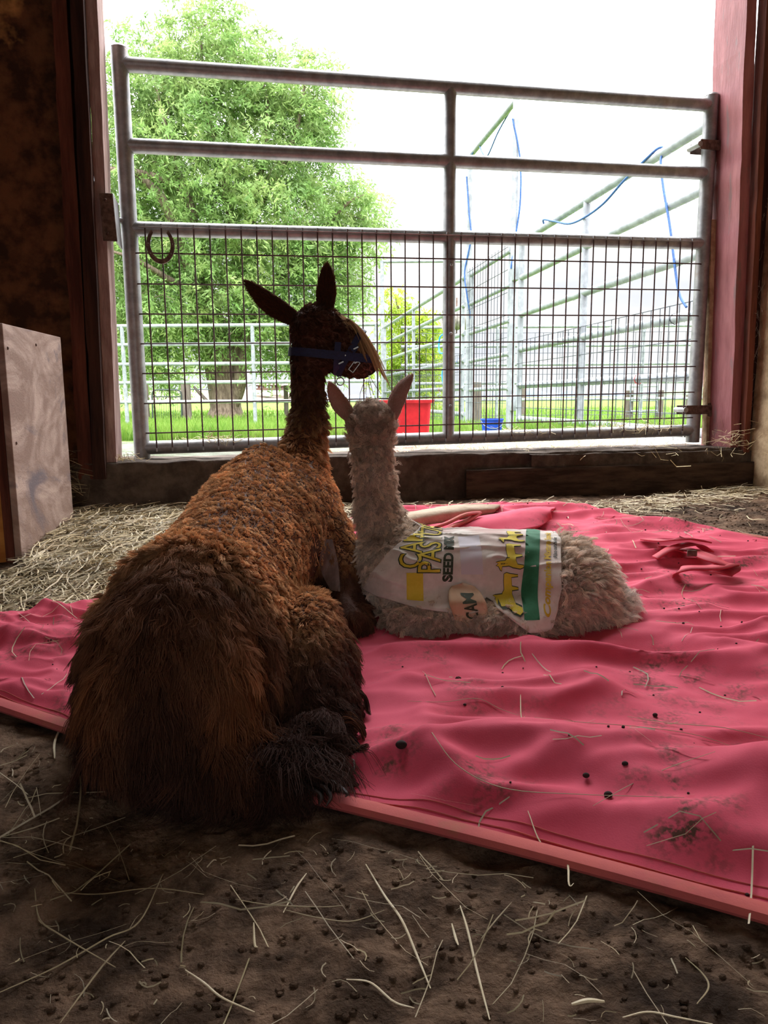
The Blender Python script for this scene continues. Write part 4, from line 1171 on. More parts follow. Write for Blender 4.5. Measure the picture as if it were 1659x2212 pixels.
hd = head > .5; flow[hd] = np.array([.5, -.1, -.4])
# tail switch: hair pulled to the middle
flow += 0.25*rng.normal(0, 1, (nA, 3))*rear[:, None]
brown = LIN((154, 106, 76)); dark = LIN((92, 62, 49)); tan = LIN((232, 184, 134)); orange = LIN((180, 106, 54)); black = LIN((60, 43, 40))
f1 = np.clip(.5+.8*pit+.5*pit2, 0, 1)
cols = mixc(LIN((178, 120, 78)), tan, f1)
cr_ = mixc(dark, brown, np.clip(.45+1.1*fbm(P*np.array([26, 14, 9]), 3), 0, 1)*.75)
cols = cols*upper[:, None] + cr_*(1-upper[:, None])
def patch(cx, cy, cz, rx, ry, rz): return np.exp(-(((x-cx)/rx)**2+((y-cy)/ry)**2+((z-cz)/rz)**2)**1.5)
po = np.clip(patch(-.175, .86, .12, .035, .10, .06)+patch(-.150, .86, .07, .035, .1, .035)+.8*patch(-.330, .86, .15, .03, .1, .06)+patch(-.115, .80, .03, .018, .06, .022), 0, 1)
cols = mixc(cols, orange, po*(.32+.3*fbm(P*40, 2)))
pb = np.clip(patch(-.155, .98, .09, .018, .12, .09)+.7*patch(-.255, .80, .04, .09, .12, .05), 0, 1)  # shade of the thigh crease painted black, low middle of the rump darkened too
cols = mixc(cols, black, pb*.8)
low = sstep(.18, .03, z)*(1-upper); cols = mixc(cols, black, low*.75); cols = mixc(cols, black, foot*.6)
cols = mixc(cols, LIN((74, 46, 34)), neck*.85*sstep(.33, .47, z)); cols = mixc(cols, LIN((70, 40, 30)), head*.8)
cols = mixc(cols, LIN((52, 40, 38)), np.where(muz & (x > -.04), .9, 0)); cols *= rng.uniform(.75, 1.25, (nA, 1))
wildA = np.where(upper > .5, .12, .16); curlA = np.where(upper > .5, .0006, .0022)
curlA = np.where(foot > .5, .006, curlA)
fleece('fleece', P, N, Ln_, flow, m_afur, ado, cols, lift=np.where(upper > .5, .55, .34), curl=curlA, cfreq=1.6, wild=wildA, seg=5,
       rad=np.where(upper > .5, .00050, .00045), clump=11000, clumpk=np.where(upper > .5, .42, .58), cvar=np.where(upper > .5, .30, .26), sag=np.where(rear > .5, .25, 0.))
# ear fluff
for (EV, EF, nm) in ((E1V, E1F, 'ear_fringe'), (E2V, E2F, 'ear_fringe')):
    P, N = sample(EV, EF, 9000); ax = (EV[-20:].mean(0)-EV[:20].mean(0)); ax /= np.linalg.norm(ax)
    L = .0105*rng.uniform(.5, 1.3, len(P)); tt = ((P-EV[:20].mean(0))@ax)/.11
    cols = mixc(LIN((60, 36, 26)), LIN((120, 76, 50)), rng.random(len(P))*.6)
    fleece(nm, P, N, L, np.tile(ax, (len(P), 1)), m_afur, ado, cols, lift=.45, wild=.22, seg=4, rad=.0004, curl=.0006)
# forelock hanging over the eye
nF = 1500
a0 = rng.random(nF); ctr = np.array(g3(742, 664, 1.70))[None]*(1-a0[:, None]) + np.array(g3(775, 690, 1.70))[None]*a0[:, None]
P = ctr + rng.normal(0, .006, (nF, 3)); g = AB.grad(P); P = P - g*(AB(P))[:, None]; N = g
t_ = rng.random(nF)
L = .026+.042*rng.random(nF)**1.2
flow = np.tile(np.array([.55, -.25, -.60]), (nF, 1))+rng.normal(0, .10, (nF, 3))
cols = mixc(LIN((150, 112, 78)), LIN((210, 174, 130)), rng.random(nF))
o = fleece('forelock', P, N, L, flow, m_afur, ado, cols, lift=.25, wild=.05, seg=9, rad=.00055, curl=.0014, cfreq=.9, clump=46, clumpk=.8, sag=1.1)
o['label'] = 'long light-brown forelock over the eye'
# curly black-tipped locks around the hind foot on the blanket
nL = 900
P0 = np.stack([rng.uniform(-.075, -.045, nL), rng.uniform(.80, 1.0, nL), rng.uniform(.03, .07, nL)], 1); g = AB.grad(P0); P = P0-g*AB(P0)[:, None]
o = fleece('locks', P, AB.grad(P), .022+.028*rng.random(nL), np.tile(np.array([1., -.3, -.5]), (nL, 1)), m_afur, ado, mixc(LIN((40, 26, 24)), LIN((110, 72, 48)), rng.random(nL)**2), lift=.5, wild=.25, seg=10, rad=.0006, curl=.007, cfreq=.9, clump=38, clumpk=.9, sag=.3)
# a few long dark ringlets lying on the blanket beside the hind foot
m_lock = material('dark_wool_lock', (30, 20, 20), (60, 38, 30), 60, .6)
def pix_hit(px, py, fn, off=0.0):
    d = np.array(camo.matrix_world.to_3x3() @ Vector(((px-829.5)/1597.6, -(py-1106)/1597.6, -1))); d /= np.linalg.norm(d); k = .5; o_ = np.array([0, 0, H])
    for _ in range(160):
        e = fn((o_+d*k)[None])[0]-off
        if e < .0004: break
        k += max(e*.7, .0003)
        if k > 2.5: print('miss', px, py); break
    return o_+d*k
for pts in ([(728, 1560), (760, 1535), (796, 1518)], [(735, 1572), (762, 1572), (768, 1584)], [(715, 1600), (748, 1612), (764, 1640), (766, 1668)], [(708, 1618), (735, 1630), (745, 1660), (738, 1690)],
            [(690, 1640), (712, 1680), (722, 1708)], [(688, 1676), (720, 1690), (748, 1712), (746, 1722)], [(672, 1690), (700, 1700), (714, 1722), (704, 1742)], [(700, 1655), (728, 1668), (738, 1696)],
            [(640, 1600), (655, 1630), (648, 1660)], [(655, 1690), (690, 1715), (690, 1740)], [(716, 1590), (750, 1600), (752, 1625)]):
    P_ = [G3(px, py, .022+.012*(1-i/len(pts))) for i, (px, py) in enumerate(pts)]
    P_[0] = tuple(np.array(pix_hit(pts[0][0]-14, pts[0][1]-4, AB)))
    C_ = catmull(P_, 16); MB().tube(C_, list(np.interp(np.linspace(0, 1, 16), [0, .3, .7, 1], [.0022, .0034, .0026, .0004])), 6, flat=.6).build('wool_lock', m_lock, ado)
def skin_patch(name, left, right, mat, fn, parent, off, n=14, label=None):
    l_ = catmull([(a, b, 0) for a, b in left], n); r_ = catmull([(a, b, 0) for a, b in right], n); V = []
    for i in range(n):
        for j in range(9):
            q = l_[i]*(1-j/8)+r_[i]*j/8; V.append(pix_hit(q[0], q[1], fn, off))
    i = np.arange(n-1)[:, None]*9+np.arange(8)[None, :]
    o = mesh_np(name, V, np.stack([i, i+9, i+10, i+1], -1).reshape(-1, 4), mat, parent); o['label'] = label; return o
m_bare = material('shorn_grey_skin', (120, 98, 90), (146, 122, 112), 60, .5, .3, 160, stretch=(1, 1, .25), spec=.4)
skin_patch('bare_flank', [(702, 1165), (690, 1205), (696, 1240), (714, 1275)], [(718, 1165), (729, 1210), (733, 1245), (735, 1278)], m_bare, AB, ado, .002, label='close-shorn greyish patch on the flank')
# eye, nostril, halter
m_eye = material('dark_eye', (16, 12, 12), rough=.06, spec=1.0); m_nose = material('dark_nose', (44, 34, 34), rough=.55)
m_halter = material('navy_webbing', (20, 26, 60), (26, 34, 76), 300, .7, .4, 700, bdist=.0006)
m_chrome = material('buckle_metal', (150, 146, 140), rough=.35, metal=1)
pe = np.array(g3(775, 727, 1.685)); ge = AB.grad(pe[None])[0]; pe = pe-ge*(AB(pe[None])[0]+.003)
MB().sphere(pe, (.0095, .0095, .0085), 14, 9).build('eye', m_eye, ado)
pn = np.array(g3(806, 783, 1.70)); gn = AB.grad(pn[None])[0]; pn = pn-gn*AB(pn[None])[0]
MB().sphere(pn, (.007, .009, .010), 12, 8).build('nose', m_nose, ado)
def wrap(c, ax, off, n=64, squash=None, a0=0, a1=2*pi, fn=AB, far=.14):
    """points on the skin around an axis through c"""
    c = np.array(c, float); ax = np.array(ax, float); ax /= np.linalg.norm(ax)
    e = np.cross(ax, [0, -1, .001]); e /= np.linalg.norm(e); f = np.cross(ax, e)
    out = []
    for a in np.linspace(a0, a1, n):
        d = e*cos(a)+f*sin(a); s = 0.0
        lo_, hi_ = 0, far
        for _ in range(26):
            mid = (lo_+hi_)/2
            if fn((c+d*mid)[None])[0] > off: hi_ = mid
            else: lo_ = mid
        out.append(c+d*lo_)
    return np.array(out), ax
def band(name, c, ax, off, w, mat, parent, th=.002, **k):
    P, axn = wrap(c, ax, off, **k); V = []; F = []; n = len(P)
    cc = np.array(c)
    for p in P:
        d = p-cc; d -= axn*(d@axn); d /= np.linalg.norm(d)
        for a, b in ((-1, 0), (1, 0), (1, 1), (-1, 1)): V.append(p+axn*a*w/2+d*b*th)
    for i in range(n-1):
        for j in range(4): a, b = i*4+j, i*4+(j+1) % 4; F.append((a, b, b+4, a+4))
    F += [(3, 2, 1, 0), (4*n-4, 4*n-3, 4*n-2, 4*n-1)]
    o = mesh_np(name, V, F, mat, parent, smooth=False); return o, P
hal = MB().tube([(-.1, 1.6, .3), (-.1, 1.6, .301)], .0001, 3).build('halter', m_halter, ado)     # replaced by the cheek band below
bpy.data.objects.remove(hal)
hal, PB1 = band('halter', (-.150, 1.712, .578), (.10, .0, 1.0), .0085, .0185, m_halter, ado)        # nape and cheek strap
hal['label'] = 'navy blue webbing halter'
def hpart(name, *a, **k):
    o, P = band(name, *a, mat=m_halter, parent=hal, **k); return P
hpart('noseband', (-.072, 1.717, .582), (.86, 0, -.50), .0045, .014)
hpart('throat_strap', (-.100, 1.717, .580), (.93, 0, -.10), .0045, .014, a0=1.38*pi, a1=2.15*pi)
hpart('chin_strap', (-.083, 1.717, .560), (.80, 0, -.62), .0058, .011, a0=1.25*pi, a1=2.2*pi)
for px, py in ((742, 770), (771, 752), (737, 786), (772, 784)):
    q = np.array(g3(px, py, 1.665)); g = AB.grad(q[None])[0]; q = q-g*(AB(q[None])[0]-.008)
    MB().box(q, (.012, .003, .0028), Matrix.Rotation(radians(-25), 3, 'Y')).build('buckle', m_chrome, hal, smooth=False)
q = np.array(g3(766, 795, 1.665)); g = AB.grad(q[None])[0]; q = q-g*(AB(q[None])[0]-.009)
R_ = Matrix.Rotation(radians(38), 3, 'Y')
mb = MB()
for dx, dz, wx, wz in ((-.006, 0, .0016, .026), (.006, 0, .0016, .026), (0, .013, .0136, .0016), (0, -.013, .0136, .0016)):
    mb.box(Vector(q)+R_ @ Vector((dx, 0, dz)), (wx, .002, wz), R_)
mb.build('buckle', m_chrome, hal, smooth=False)
rc = np.array(g3(735, 823, 1.70))
MB().tube([(rc[0]+.0085*cos(a), rc[1], rc[2]-.001+.0085*sin(a)) for a in np.linspace(0, 2*pi, 22)], .0013, 8).build('lead_ring', m_chrome, hal)
# bare shorn streak along the spine
m_scar = material('shiny_shorn_skin', (120, 88, 86), (176, 150, 150), 40, .3, .3, 80, spec=.7)
# hay hanging from the mouth
m_straw = material('straw', (204, 188, 150), (232, 218, 186), 8, .65, 0, spec=.3, vcol=True)
m_hayd = material('green_hay', (120, 112, 76), (150, 140, 100), 8, .7, 0)
mb = MB()
for (a, b, c_) in (((798, 812), (812, 835), (824, 852)), ((792, 818), (790, 850), (795, 876)), ((788, 820), (778, 850), (776, 872)), ((795, 818), (800, 850), (806, 880)), ((797, 815), (806, 850), (817, 872))):
    mb.tube([g3(*a, 1.70), g3(*b, 1.70), g3(*c_, 1.70)], [.0007, .0006, .0004], 4)
mb.build('hay_wisp', m_hayd, ado)['label'] = 'wisps of hay in its mouth'
settle(ado)
# ------------------------------------------------------------------ cria
m_cskin = material('fawn_hide', (176, 150, 134), (194, 170, 152), 30, .8, .3, 90)
m_cfur = hairmat('fawn_fleece', .6, .35, .3)
CB = Body([
    (ell((.035, 1.425, .128), (.080, .105, .078)), 0),
    (ell((.12, 1.425, .135), (.12, .100, .073)), .05),
    (ell((.25, 1.42, .135), (.13, .098, .073)), .05),
    (ell((.360, 1.415, .122), (.078, .105, .068)), .05),
    (ell((.335, 1.335, .098), (.082, .062, .066)), .03),           # haunch
    (ell((.235, 1.292, .072), (.085, .045, .034)), .025),
    (cone((.365, 1.325, .080), (.420, 1.325, .068), .030, .025), .02),  # hock
    (ell((.445, 1.360, .088), (.022, .022, .018)), .02),
    (cone((.415, 1.41, .135), (.438, 1.39, .10), .024, .018), .02),     # tail
    (ell((.09, 1.308, .074), (.090, .045, .034)), .025),            # folded foreleg
    (cone((.02, 1.435, .165), (-.012, 1.455, .25), .052, .031), .04),
    (cone((-.012, 1.455, .25), (-.022, 1.465, .37), .030, .031), .03),
    (ell((-.024, 1.478, .425), (.038, .046, .042)), .035),
    (cone((-.022, 1.50, .42), (-.012, 1.56, .405), .030, .019), .02),
])
cria = thing('cria', 'small pale baby alpaca lying side-on on the red blanket in a feed-sack coat', 'alpaca', (.2, 1.42, .07))
cb, CV, CF = skin('body', CB, (-.10, 1.24, .02), (.54, 1.62, .50), .0052, m_cskin, cria, lambda P: .0015*fbm(P*30, 3))
ce1, C1V, C1F = make_ear(cria, (-.064, 1.475, .440), g3(711, 826, 1.47), .0215, (-.62, -.78, .1), m_earC, None, bend=-.06)
ce2, C2V, C2F = make_ear(cria, (.016, 1.475, .440), g3(885, 806, 1.475), .0195, (.6, .8, .1), m_earC, None, bend=.05, tipc=.12)

# coat shape in body coordinates: s along the back (x), a = angle from the top, + towards the viewer
XA0, XA1 = -.05, .345
def axis(x): return np.array([x, 1.42, .128])
def coat_edge(a):
    """front and back x limits of the coat at angle a (radians down the side)"""
    aa = np.abs(a)
    f = np.interp(aa, [0, .45, .9, 1.35, 1.75], [.075, .050, .004, -.030, -.042])
    b = np.interp(aa, [0, .6, 1.2, 1.55, 1.72, 1.85], [.338, .335, .322, .314, .304, .284])
    return f, b
def coat_low(x):       # how far down the side it reaches
    return np.interp(x, [-.05, .0, .08, .145, .165, .185, .215, .25, .29, .34], [1.66, 1.68, 1.70, 1.74, 1.72, 1.64, 1.72, 1.84, 1.86, 1.5])
NA, NX = 150, 170
fx01 = np.linspace(0, 1, NX); fa = np.linspace(-1, 1, NA)
FX, FA = np.meshgrid(fx01, fa)
ang = FA*1.78
fr, bk = coat_edge(ang); XX = fr+(bk-fr)*FX
lowlim = coat_low(XX); ang = FA*lowlim
D = np.stack([0*ang, -np.sin(ang), np.cos(ang)], -1)
C0 = np.stack([XX, 0*XX+1.42, 0*XX+.128], -1)
lo_, hi_ = np.zeros_like(XX), np.full_like(XX, .2)
for _ in range(22):
    mid = (lo_+hi_)/2; o_ = CB(C0+D*mid[..., None]) > .012
    hi_ = np.where(o_, mid, hi_); lo_ = np.where(o_, lo_, mid)
rad_ = lo_.copy()
for _ in range(12):
    r2 = rad_.copy(); r2[1:-1, 1:-1] = (rad_[1:-1, 1:-1]*2+rad_[:-2, 1:-1]+rad_[2:, 1:-1]+rad_[1:-1, :-2]+rad_[1:-1, 2:])/6; rad_ = np.maximum(r2, rad_*.0+r2)
wr = .0022*fbm(np.stack([XX*22+ang*3, ang*3.5, XX*0], -1), 3)+.0035*np.clip(1-np.abs(fbm(np.stack([XX*9-ang*2.0, ang*2.1+XX*6, XX*0+4], -1), 2))*5, 0, 1)
RAD = rad_+wr+.001
CP = C0+D*RAD[..., None]
CNV = np.zeros_like(CP)
du = np.gradient(CP, axis=1); dv = np.gradient(CP, axis=0); CNV = np.cross(du, dv); CNV /= np.linalg.norm(CNV, axis=-1, keepdims=True)+1e-9
COATFLIP = (CNV*D).sum() < 0
if COATFLIP: CNV = -CNV
Vc = CP.reshape(-1, 3)
i = np.arange(NA-1)[:, None]*NX + np.arange(NX-1)[None, :]
Qc = np.stack([i, i+1, i+NX+1, i+NX], -1).reshape(-1, 4)
if COATFLIP: Qc = Qc[:, ::-1].copy()
m_coat = material('white_sack_cloth', (206, 196, 184), (224, 214, 204), 30, .75, .3, 700, c3=(196, 166, 156), s3=6, bdist=.0007, spec=.25)
coat = mesh_np('coat', Vc, Qc, m_coat, cria)
so = coat.modifiers.new('thickness', 'SOLIDIFY'); so.thickness = .0018; so.offset = -1
coat['label'] = 'white coat cut from a printed feed sack'
# map: print coordinates -> cloth. x in metres along the back, a = angle down the near side
def on_coat(x, a, off=.0009):
    """bilinear lookup of the cloth surface"""
    x = np.asarray(x, float); a = np.asarray(a, float)
    A_full = a
    low = coat_low(x); v = np.clip((A_full/low+1)/2*(NA-1), 0, NA-1.001)
    # the cloth grid starts at the front edge for each angle row
    f_, b_ = coat_edge((v/(NA-1)*2-1)*1.78); uu_ = np.clip((x-f_)/(b_-f_)*(NX-1), 0, NX-1.001)
    i0 = v.astype(int); j0 = uu_.astype(int); fi = (v-i0)[..., None]; fj = (uu_-j0)[..., None]
    def L(G): return G[i0, j0]*(1-fi)*(1-fj)+G[i0+1, j0]*fi*(1-fj)+G[i0, j0+1]*(1-fi)*fj+G[i0+1, j0+1]*fi*fj
    return L(CP)+L(CNV)*off, uu_, f_, b_
RAVG = .098       # metres of cloth per radian down the side, for lettering
def print_flat(name, V2, F, mat, off=.0010, mask=True):
    """V2: (n,2) in cloth metres (x along the back, s down the side from the spine)"""
    V2 = np.asarray(V2, float); a = V2[:, 1]/RAVG
    P3, uu_, f_, b_ = on_coat(V2[:, 0], a, off)
    ok = (V2[:, 0] > f_+.001) & (V2[:, 0] < b_-.001) & (np.abs(a) < coat_low(V2[:, 0])-.008)
    F = [f for f in F if all(ok[k] for k in f)]
    return mesh_np(name, P3, F, mat, coat)
def subdiv(V2, F, h):
    """cut print polygons on a fine lattice so they follow the cloth"""
    import bmesh
    bm = bmesh.new(); vs = [bm.verts.new((v[0], v[1], 0)) for v in V2]
    for f in F:
        try: bm.faces.new([vs[k] for k in f])
        except Exception: pass
    V2 = np.asarray(V2)
    for axn, lo_v, hi_v in ((0, V2[:, 0].min(), V2[:, 0].max()), (1, V2[:, 1].min(), V2[:, 1].max())):
        for c in np.arange(lo_v+h/2, hi_v, h):
            co = (c, 0, 0) if axn == 0 else (0, c, 0); no = (1, 0, 0) if axn == 0 else (0, 1, 0)
            bmesh.ops.bisect_plane(bm, geom=bm.verts[:]+bm.edges[:]+bm.faces[:], plane_co=co, plane_no=no)
    bmesh.ops.triangulate(bm, faces=bm.faces[:])
    bm.verts.index_update()
    out = [(v.co.x, v.co.y) for v in bm.verts], [tuple(v.index for v in f.verts) for f in bm.faces]
    bm.free(); return out
def text2d(txt, size, bold=0.0, sx=1.0, shear=0.0):
    cu = bpy.data.curves.new('lettering', 'FONT'); cu.body = txt; cu.size = size; cu.offset = bold; cu.shear = shear; cu.resolution_u = 3
    cu.fill_mode = 'FRONT'
    ob = bpy.data.objects.new('lettering', cu); COL.objects.link(ob)
    dg = bpy.context.evaluated_depsgraph_get(); me = ob.evaluated_get(dg).to_mesh()
    V2 = [(v.co.x*sx, v.co.y) for v in me.vertices]; F = [tuple(p.vertices) for p in me.polygons]
    ob.evaluated_get(dg).to_mesh_clear(); bpy.data.objects.remove(ob)
    return np.array(V2), F
def lay(V2, x0, s0, slant=0.0):
    """letters read upward along the side: text x -> up the side, text y -> towards the head's rear (minus x)"""
    V2 = np.asarray(V2); return np.stack([x0 - V2[:, 1] + slant*V2[:, 0], s0 - V2[:, 0]], 1)
m_pgreen = material('print_green', (34, 104, 66), (44, 116, 78), 60, .8, 0); m_pyel = material('print_yellow', (206, 184, 44), (218, 196, 62), 40, .8, 0)
m_pdk = material('print_dark', (52, 60, 40), rough=.8); m_pgold = material('print_gold', (202, 166, 40), rough=.8); m_pgrey = material('print_grey', (70, 70, 62), rough=.8)
def put_text(name, txt, size, x0, s0, mat, bold, sx, off, slant=0.0, shear=0.0, h=.006):
    V2, F = text2d(txt, size, bold, sx, shear); V2 = lay(V2, x0, s0, slant); V2, F = subdiv(V2, F, h)
    return print_flat(name, V2, F, mat, off)
for txt, x0, s0 in (('CAMELID', .066, .116), ('PASTURE', .100, .124)):
    put_text('lettering', txt, .058, x0, s0, m_pdk, .0024, .68, .0011, .10)
    put_text('lettering', txt, .058, x0, s0, m_pyel, .0001, .68, .0016, .10)
put_text('lettering', 'SEED MIX', .024, .122, .136, m_pdk, .0012, .94, .0011, .10)
def rect(name, x0, x1, s0, s1, mat, off=.0009, slant=0.0):
    V2 = [(x0-slant*s0, s0), (x1-slant*s0, s0), (x1-slant*s1, s1), (x0-slant*s1, s1)]
    a, b = subdiv(V2, [(0, 1, 2, 3)], .006); return print_flat(name, a, b, mat, off)
rect('yellow_band', .040, .070, .122, .176, m_pyel)
rect('pale_patch', .140, .180, .040, .125, material('print_lilac', (208, 200, 206), rough=.7), .0006)
rect('green_band', .277, .304, -.05, .172, m_pgreen, .0010, .20)
V2 = []; 
put_text('lettering', 'Companion Mixture Especially', .0165, .290, .172, m_pgold, .0006, .84, .0011, .20, .2, .004)
put_text('lettering', 'Also suitable for', .0100, .316, .100, m_pgrey, .0003, .9, .0011, .20, .2, .004)
# little yellow alpaca silhouettes printed along the green band
SIL = np.array([(0, .2), (.04, .0), (.14, 0), (.17, .3), (.30, .36), (.36, .34), (.40, 0), (.50, 0), (.54, .34), (.78, .36), (.80, 0), (.90, 0), (.93, .42), (.97, .62), (.92, .78), (.70, .82), (.42, .80), (.30, .92), (.27, 1.28), (.24, 1.42), (.20, 1.30), (.13, 1.42), (.10, 1.30), (-.03, 1.20), (-.05, 1.12), (.09, 1.08), (.10, .75), (.04, .55)])
def sil(x0, s0, sc_, flip=1):
    ctr = SIL.mean(0)
    for k, (mt, g, off) in enumerate(((m_pdk, 1.0, .0011), (m_pyel, .0, .0016))):
        V2 = SIL.copy()
        if mt is m_pyel:     # inset the fill so a dark outline stays
            Pn = np.roll(V2, -1, 0)-np.roll(V2, 1, 0); nn = np.stack([-Pn[:, 1], Pn[:, 0]], 1); nn /= np.linalg.norm(nn, axis=1, keepdims=True)
            V2 = V2+nn*.028
        X_ = x0 - V2[:, 1]*sc_*.66; S_ = s0 - V2[:, 0]*sc_*flip
        a, b = subdiv(np.stack([X_, S_], 1), [tuple(range(len(SIL)))], .005)
        print_flat('printed_animal', a, b, mt, off)
sil(.243, .170, .050); sil(.254, .118, .054); sil(.264, .062, .054)
# turned-over flap with the strap under the belly
FLP = []
for i_, f in enumerate(np.linspace(0, 1, 14)):
    row = []
    for g_ in np.linspace(-1, 1, 14):
        w = .036*sqrt(max(0, 1-(1-min(1, f*2.4))**2))*(1-.25*f); xx = .140+.016*f+g_*w; s_ = .138+.072*f
        p_, *_ = on_coat(np.array([xx]), np.array([min(s_/RAVG, 1.62)]), .004); q = p_[0]
        if s_/RAVG > 1.62: q = q+np.array([0, 0, -(s_/RAVG-1.62)*.095])
        q = q+np.array([0, -.030*float(sstep(1.40, 1.75, s_/RAVG)), 0])
        row.append(q)
    FLP.append(row)
G = np.array(FLP).reshape(-1, 3); i = np.arange(13)[:, None]*14+np.arange(13)[None, :]
m_flap = material('sack_reverse', (188, 152, 118), (206, 176, 146), 14, .8, .3, 700, bdist=.0007)
flap = mesh_np('flap', G, np.stack([i, i+1, i+15, i+14], -1).reshape(-1, 4), m_flap, coat)
so = flap.modifiers.new('thickness', 'SOLIDIFY'); so.thickness = .002
V2, F = text2d('CAM', .024, .0006, .7); 
V2, F = subdiv(V2, F, .004); V2 = np.array(V2)
def flapmap(V2):
    out = []
    for (a, b) in V2:
        fx_ = np.clip(.46+b/.055, 0, .999)*1.0; gy = 0
        r = np.clip((.80-a/.058)*13, 0, 12.99); c = np.clip((.30+b/.045)*13, 0, 12.99)
        i0, j0 = int(r), int(c); fi, fj = r-i0, c-j0; Gm = G.reshape(14, 14, 3)
        p = Gm[i0, j0]*(1-fi)*(1-fj)+Gm[i0+1, j0]*fi*(1-fj)+Gm[i0, j0+1]*(1-fi)*fj+Gm[i0+1, j0+1]*fi*fj
        out.append(p+np.array([0, -.0045, .001]))
    return np.array(out)
mesh_np('lettering', flapmap(V2*np.array([1, -1])+np.array([0, .02])), [tuple(f) for f in F], m_pdk, coat)
m_black = material('black_webbing', (16, 17, 26), rough=.6)
strap([(.175, 1.345, .10), (.185, 1.322, .075), (.190, 1.318, .055), (.195, 1.34, .045)], .030, 'belly_strap', m_black, cria)
strap([(-.035, 1.36, .11), (-.050, 1.345, .085), (-.052, 1.35, .06)], .022, 'chest_strap', m_black, cria)

# fleece of the cria
nC = 130000
def wC(c, n):
    w = np.ones(len(c)); w *= np.where((n[:, 2] < -.4) & (c[:, 2] < .075), .05, 1); w *= np.where(n[:, 1] > .5, .45, 1)
    a = np.arctan2(-(c[:, 1]-1.42), c[:, 2]-.128); f_, b_ = coat_edge(a)
    under = (np.abs(a) < coat_low(c[:, 0])-.06) & (c[:, 0] > f_+.006) & (c[:, 0] < b_-.004) & (c[:, 2] < .24)
    return np.where(under, 0, w)
P, N = sample(CV, CF, nC, wC)
x, y, z = P.T
neckC = sstep(.20, .25, z)*(x < .06); headC = sstep(.39, .42, z); low = sstep(.10, .07, z)
L = .020+.004*sstep(.28, .36, x)+.004*low+.004*fbm(P*20, 2); L = L*(1-neckC)+(.0175+.003*fbm(P*25, 2))*neckC; L = L*(1-headC)+.017*headC
L = np.where((y > 1.53) & (z > .35), .003, L)
L *= rng.uniform(.6, 1.25, nC)
flow = np.stack([.6*sstep(.2, .3, x), -.25+0*x, -1.0+0*x], 1)
flow[z > .39] = np.array([0, -.4, .6]); flow += rng.normal(0, .25, (nC, 3))
f = np.clip(.5+.9*fbm(P*24, 3), 0, 1)
cols = mixc(LIN((208, 186, 166)), LIN((242, 226, 208)), f); cols = mixc(cols, LIN((130, 98, 84)), np.clip(headC*.25+neckC*.08+low*.3, 0, 1)); cols = mixc(cols, LIN((250, 242, 232)), sstep(.405, .44, x)*.8); cols *= rng.uniform(.75, 1.2, (nC, 1))
fleece('fleece', P, N, L, flow, m_cfur, cria, cols, lift=.55, wild=.30, seg=8, rad=.00042, curl=.0034, cfreq=1.2, clump=8500, clumpk=.66, cvar=.26, sag=.1)
for EV, EF in ((C1V, C1F), (C2V, C2F)):
    P, N = sample(EV, EF, 4500); ax = (EV[-20:].mean(0)-EV[:20].mean(0)); ax /= np.linalg.norm(ax)
    tt = np.clip(((P-EV[:20].mean(0))@ax)/.1, 0, 1)
    cols = mixc(LIN((170, 136, 122)), LIN((206, 176, 160)), rng.random(len(P)))
    fleece('ear_fringe', P, N, (.007-.004*tt)*rng.uniform(.5, 1.3, len(P)), np.tile(ax, (len(P), 1)), m_cfur, cria, cols, lift=.3, wild=.2, seg=4, rad=.00032, curl=.0006)
# loose white curls on the heel
nK = 1600
P0 = np.stack([rng.uniform(.40, .465, nK), rng.uniform(1.30, 1.38, nK), rng.uniform(.07, .11, nK)], 1); g = CB.grad(P0); P = P0-g*CB(P0)[:, None]
fleece('heel_curls', P, CB.grad(P), .018+.014*rng.random(nK), np.tile(np.array([1., -.3, -.2]), (nK, 1)), m_cfur, cria, mixc(LIN((214, 192, 178)), LIN((240, 226, 214)), rng.random(nK)), lift=.5, wild=.3, seg=8, rad=.0004, curl=.004, cfreq=.9, clump=60, clumpk=.8, sag=.2)
settle(cria)

# ------------------------------------------------------------------ hay and straw
def straws(name, mat, X, Y, Zf, lmin, lmax, w, parent=None, curve=.25, lift=.004, tone=(.55, 1.1), steep=.08, seg=4):
    n = len(X); a = rng.uniform(0, 2*pi, n); L = rng.uniform(lmin, lmax, n); t = np.linspace(-.5, .5, seg+1)
    cv = rng.normal(0, curve, n); tilt = rng.normal(0, steep, n); h0 = rng.random(n)*lift
    wv = w*rng.uniform(.5, 1.5, n)
    V = np.zeros((n, seg+1, 2, 3)); kink = rng.uniform(-.5, .5, n)*(rng.random(n) < .3)*1.2
    for k, tt in enumerate(t):
        px = X+np.cos(a)*L*tt - np.sin(a)*cv*L*(tt*tt*2 + kink*max(0, tt)); py = Y+np.sin(a)*L*tt+np.cos(a)*cv*L*(tt*tt*2 + kink*max(0, tt))
        pz = Zf(px, py)+.0012+h0+np.abs(tilt)*L*(tt+.5)
        ta = a+cv*4*tt; nx, ny = -np.sin(ta), np.cos(ta)
        for j, sg in enumerate((-1, 1)):
            V[:, k, j] = np.stack([px+sg*nx*wv, py+sg*ny*wv, pz+sg*wv*.5], -1)
    b = (np.arange(n)*(seg+1)*2)[:, None]; Q = np.concatenate([b+np.array([2*k, 2*k+1, 2*k+3, 2*k+2]) for k in range(seg)], 0)
    o = mesh_np(name, V.reshape(-1, 3), Q, mat, parent, smooth=False)
    g = rng.uniform(tone[0], tone[1], n); yv = rng.uniform(.85, 1.0, n)
    ca = o.data.color_attributes.new('col', 'FLOAT_COLOR', 'POINT'); A = np.repeat(np.stack([g, g*.97, g*yv, np.ones(n)], 1), (seg+1)*2, 0)
    ca.data.foreach_set('color', A.ravel().astype(np.float32)); return o
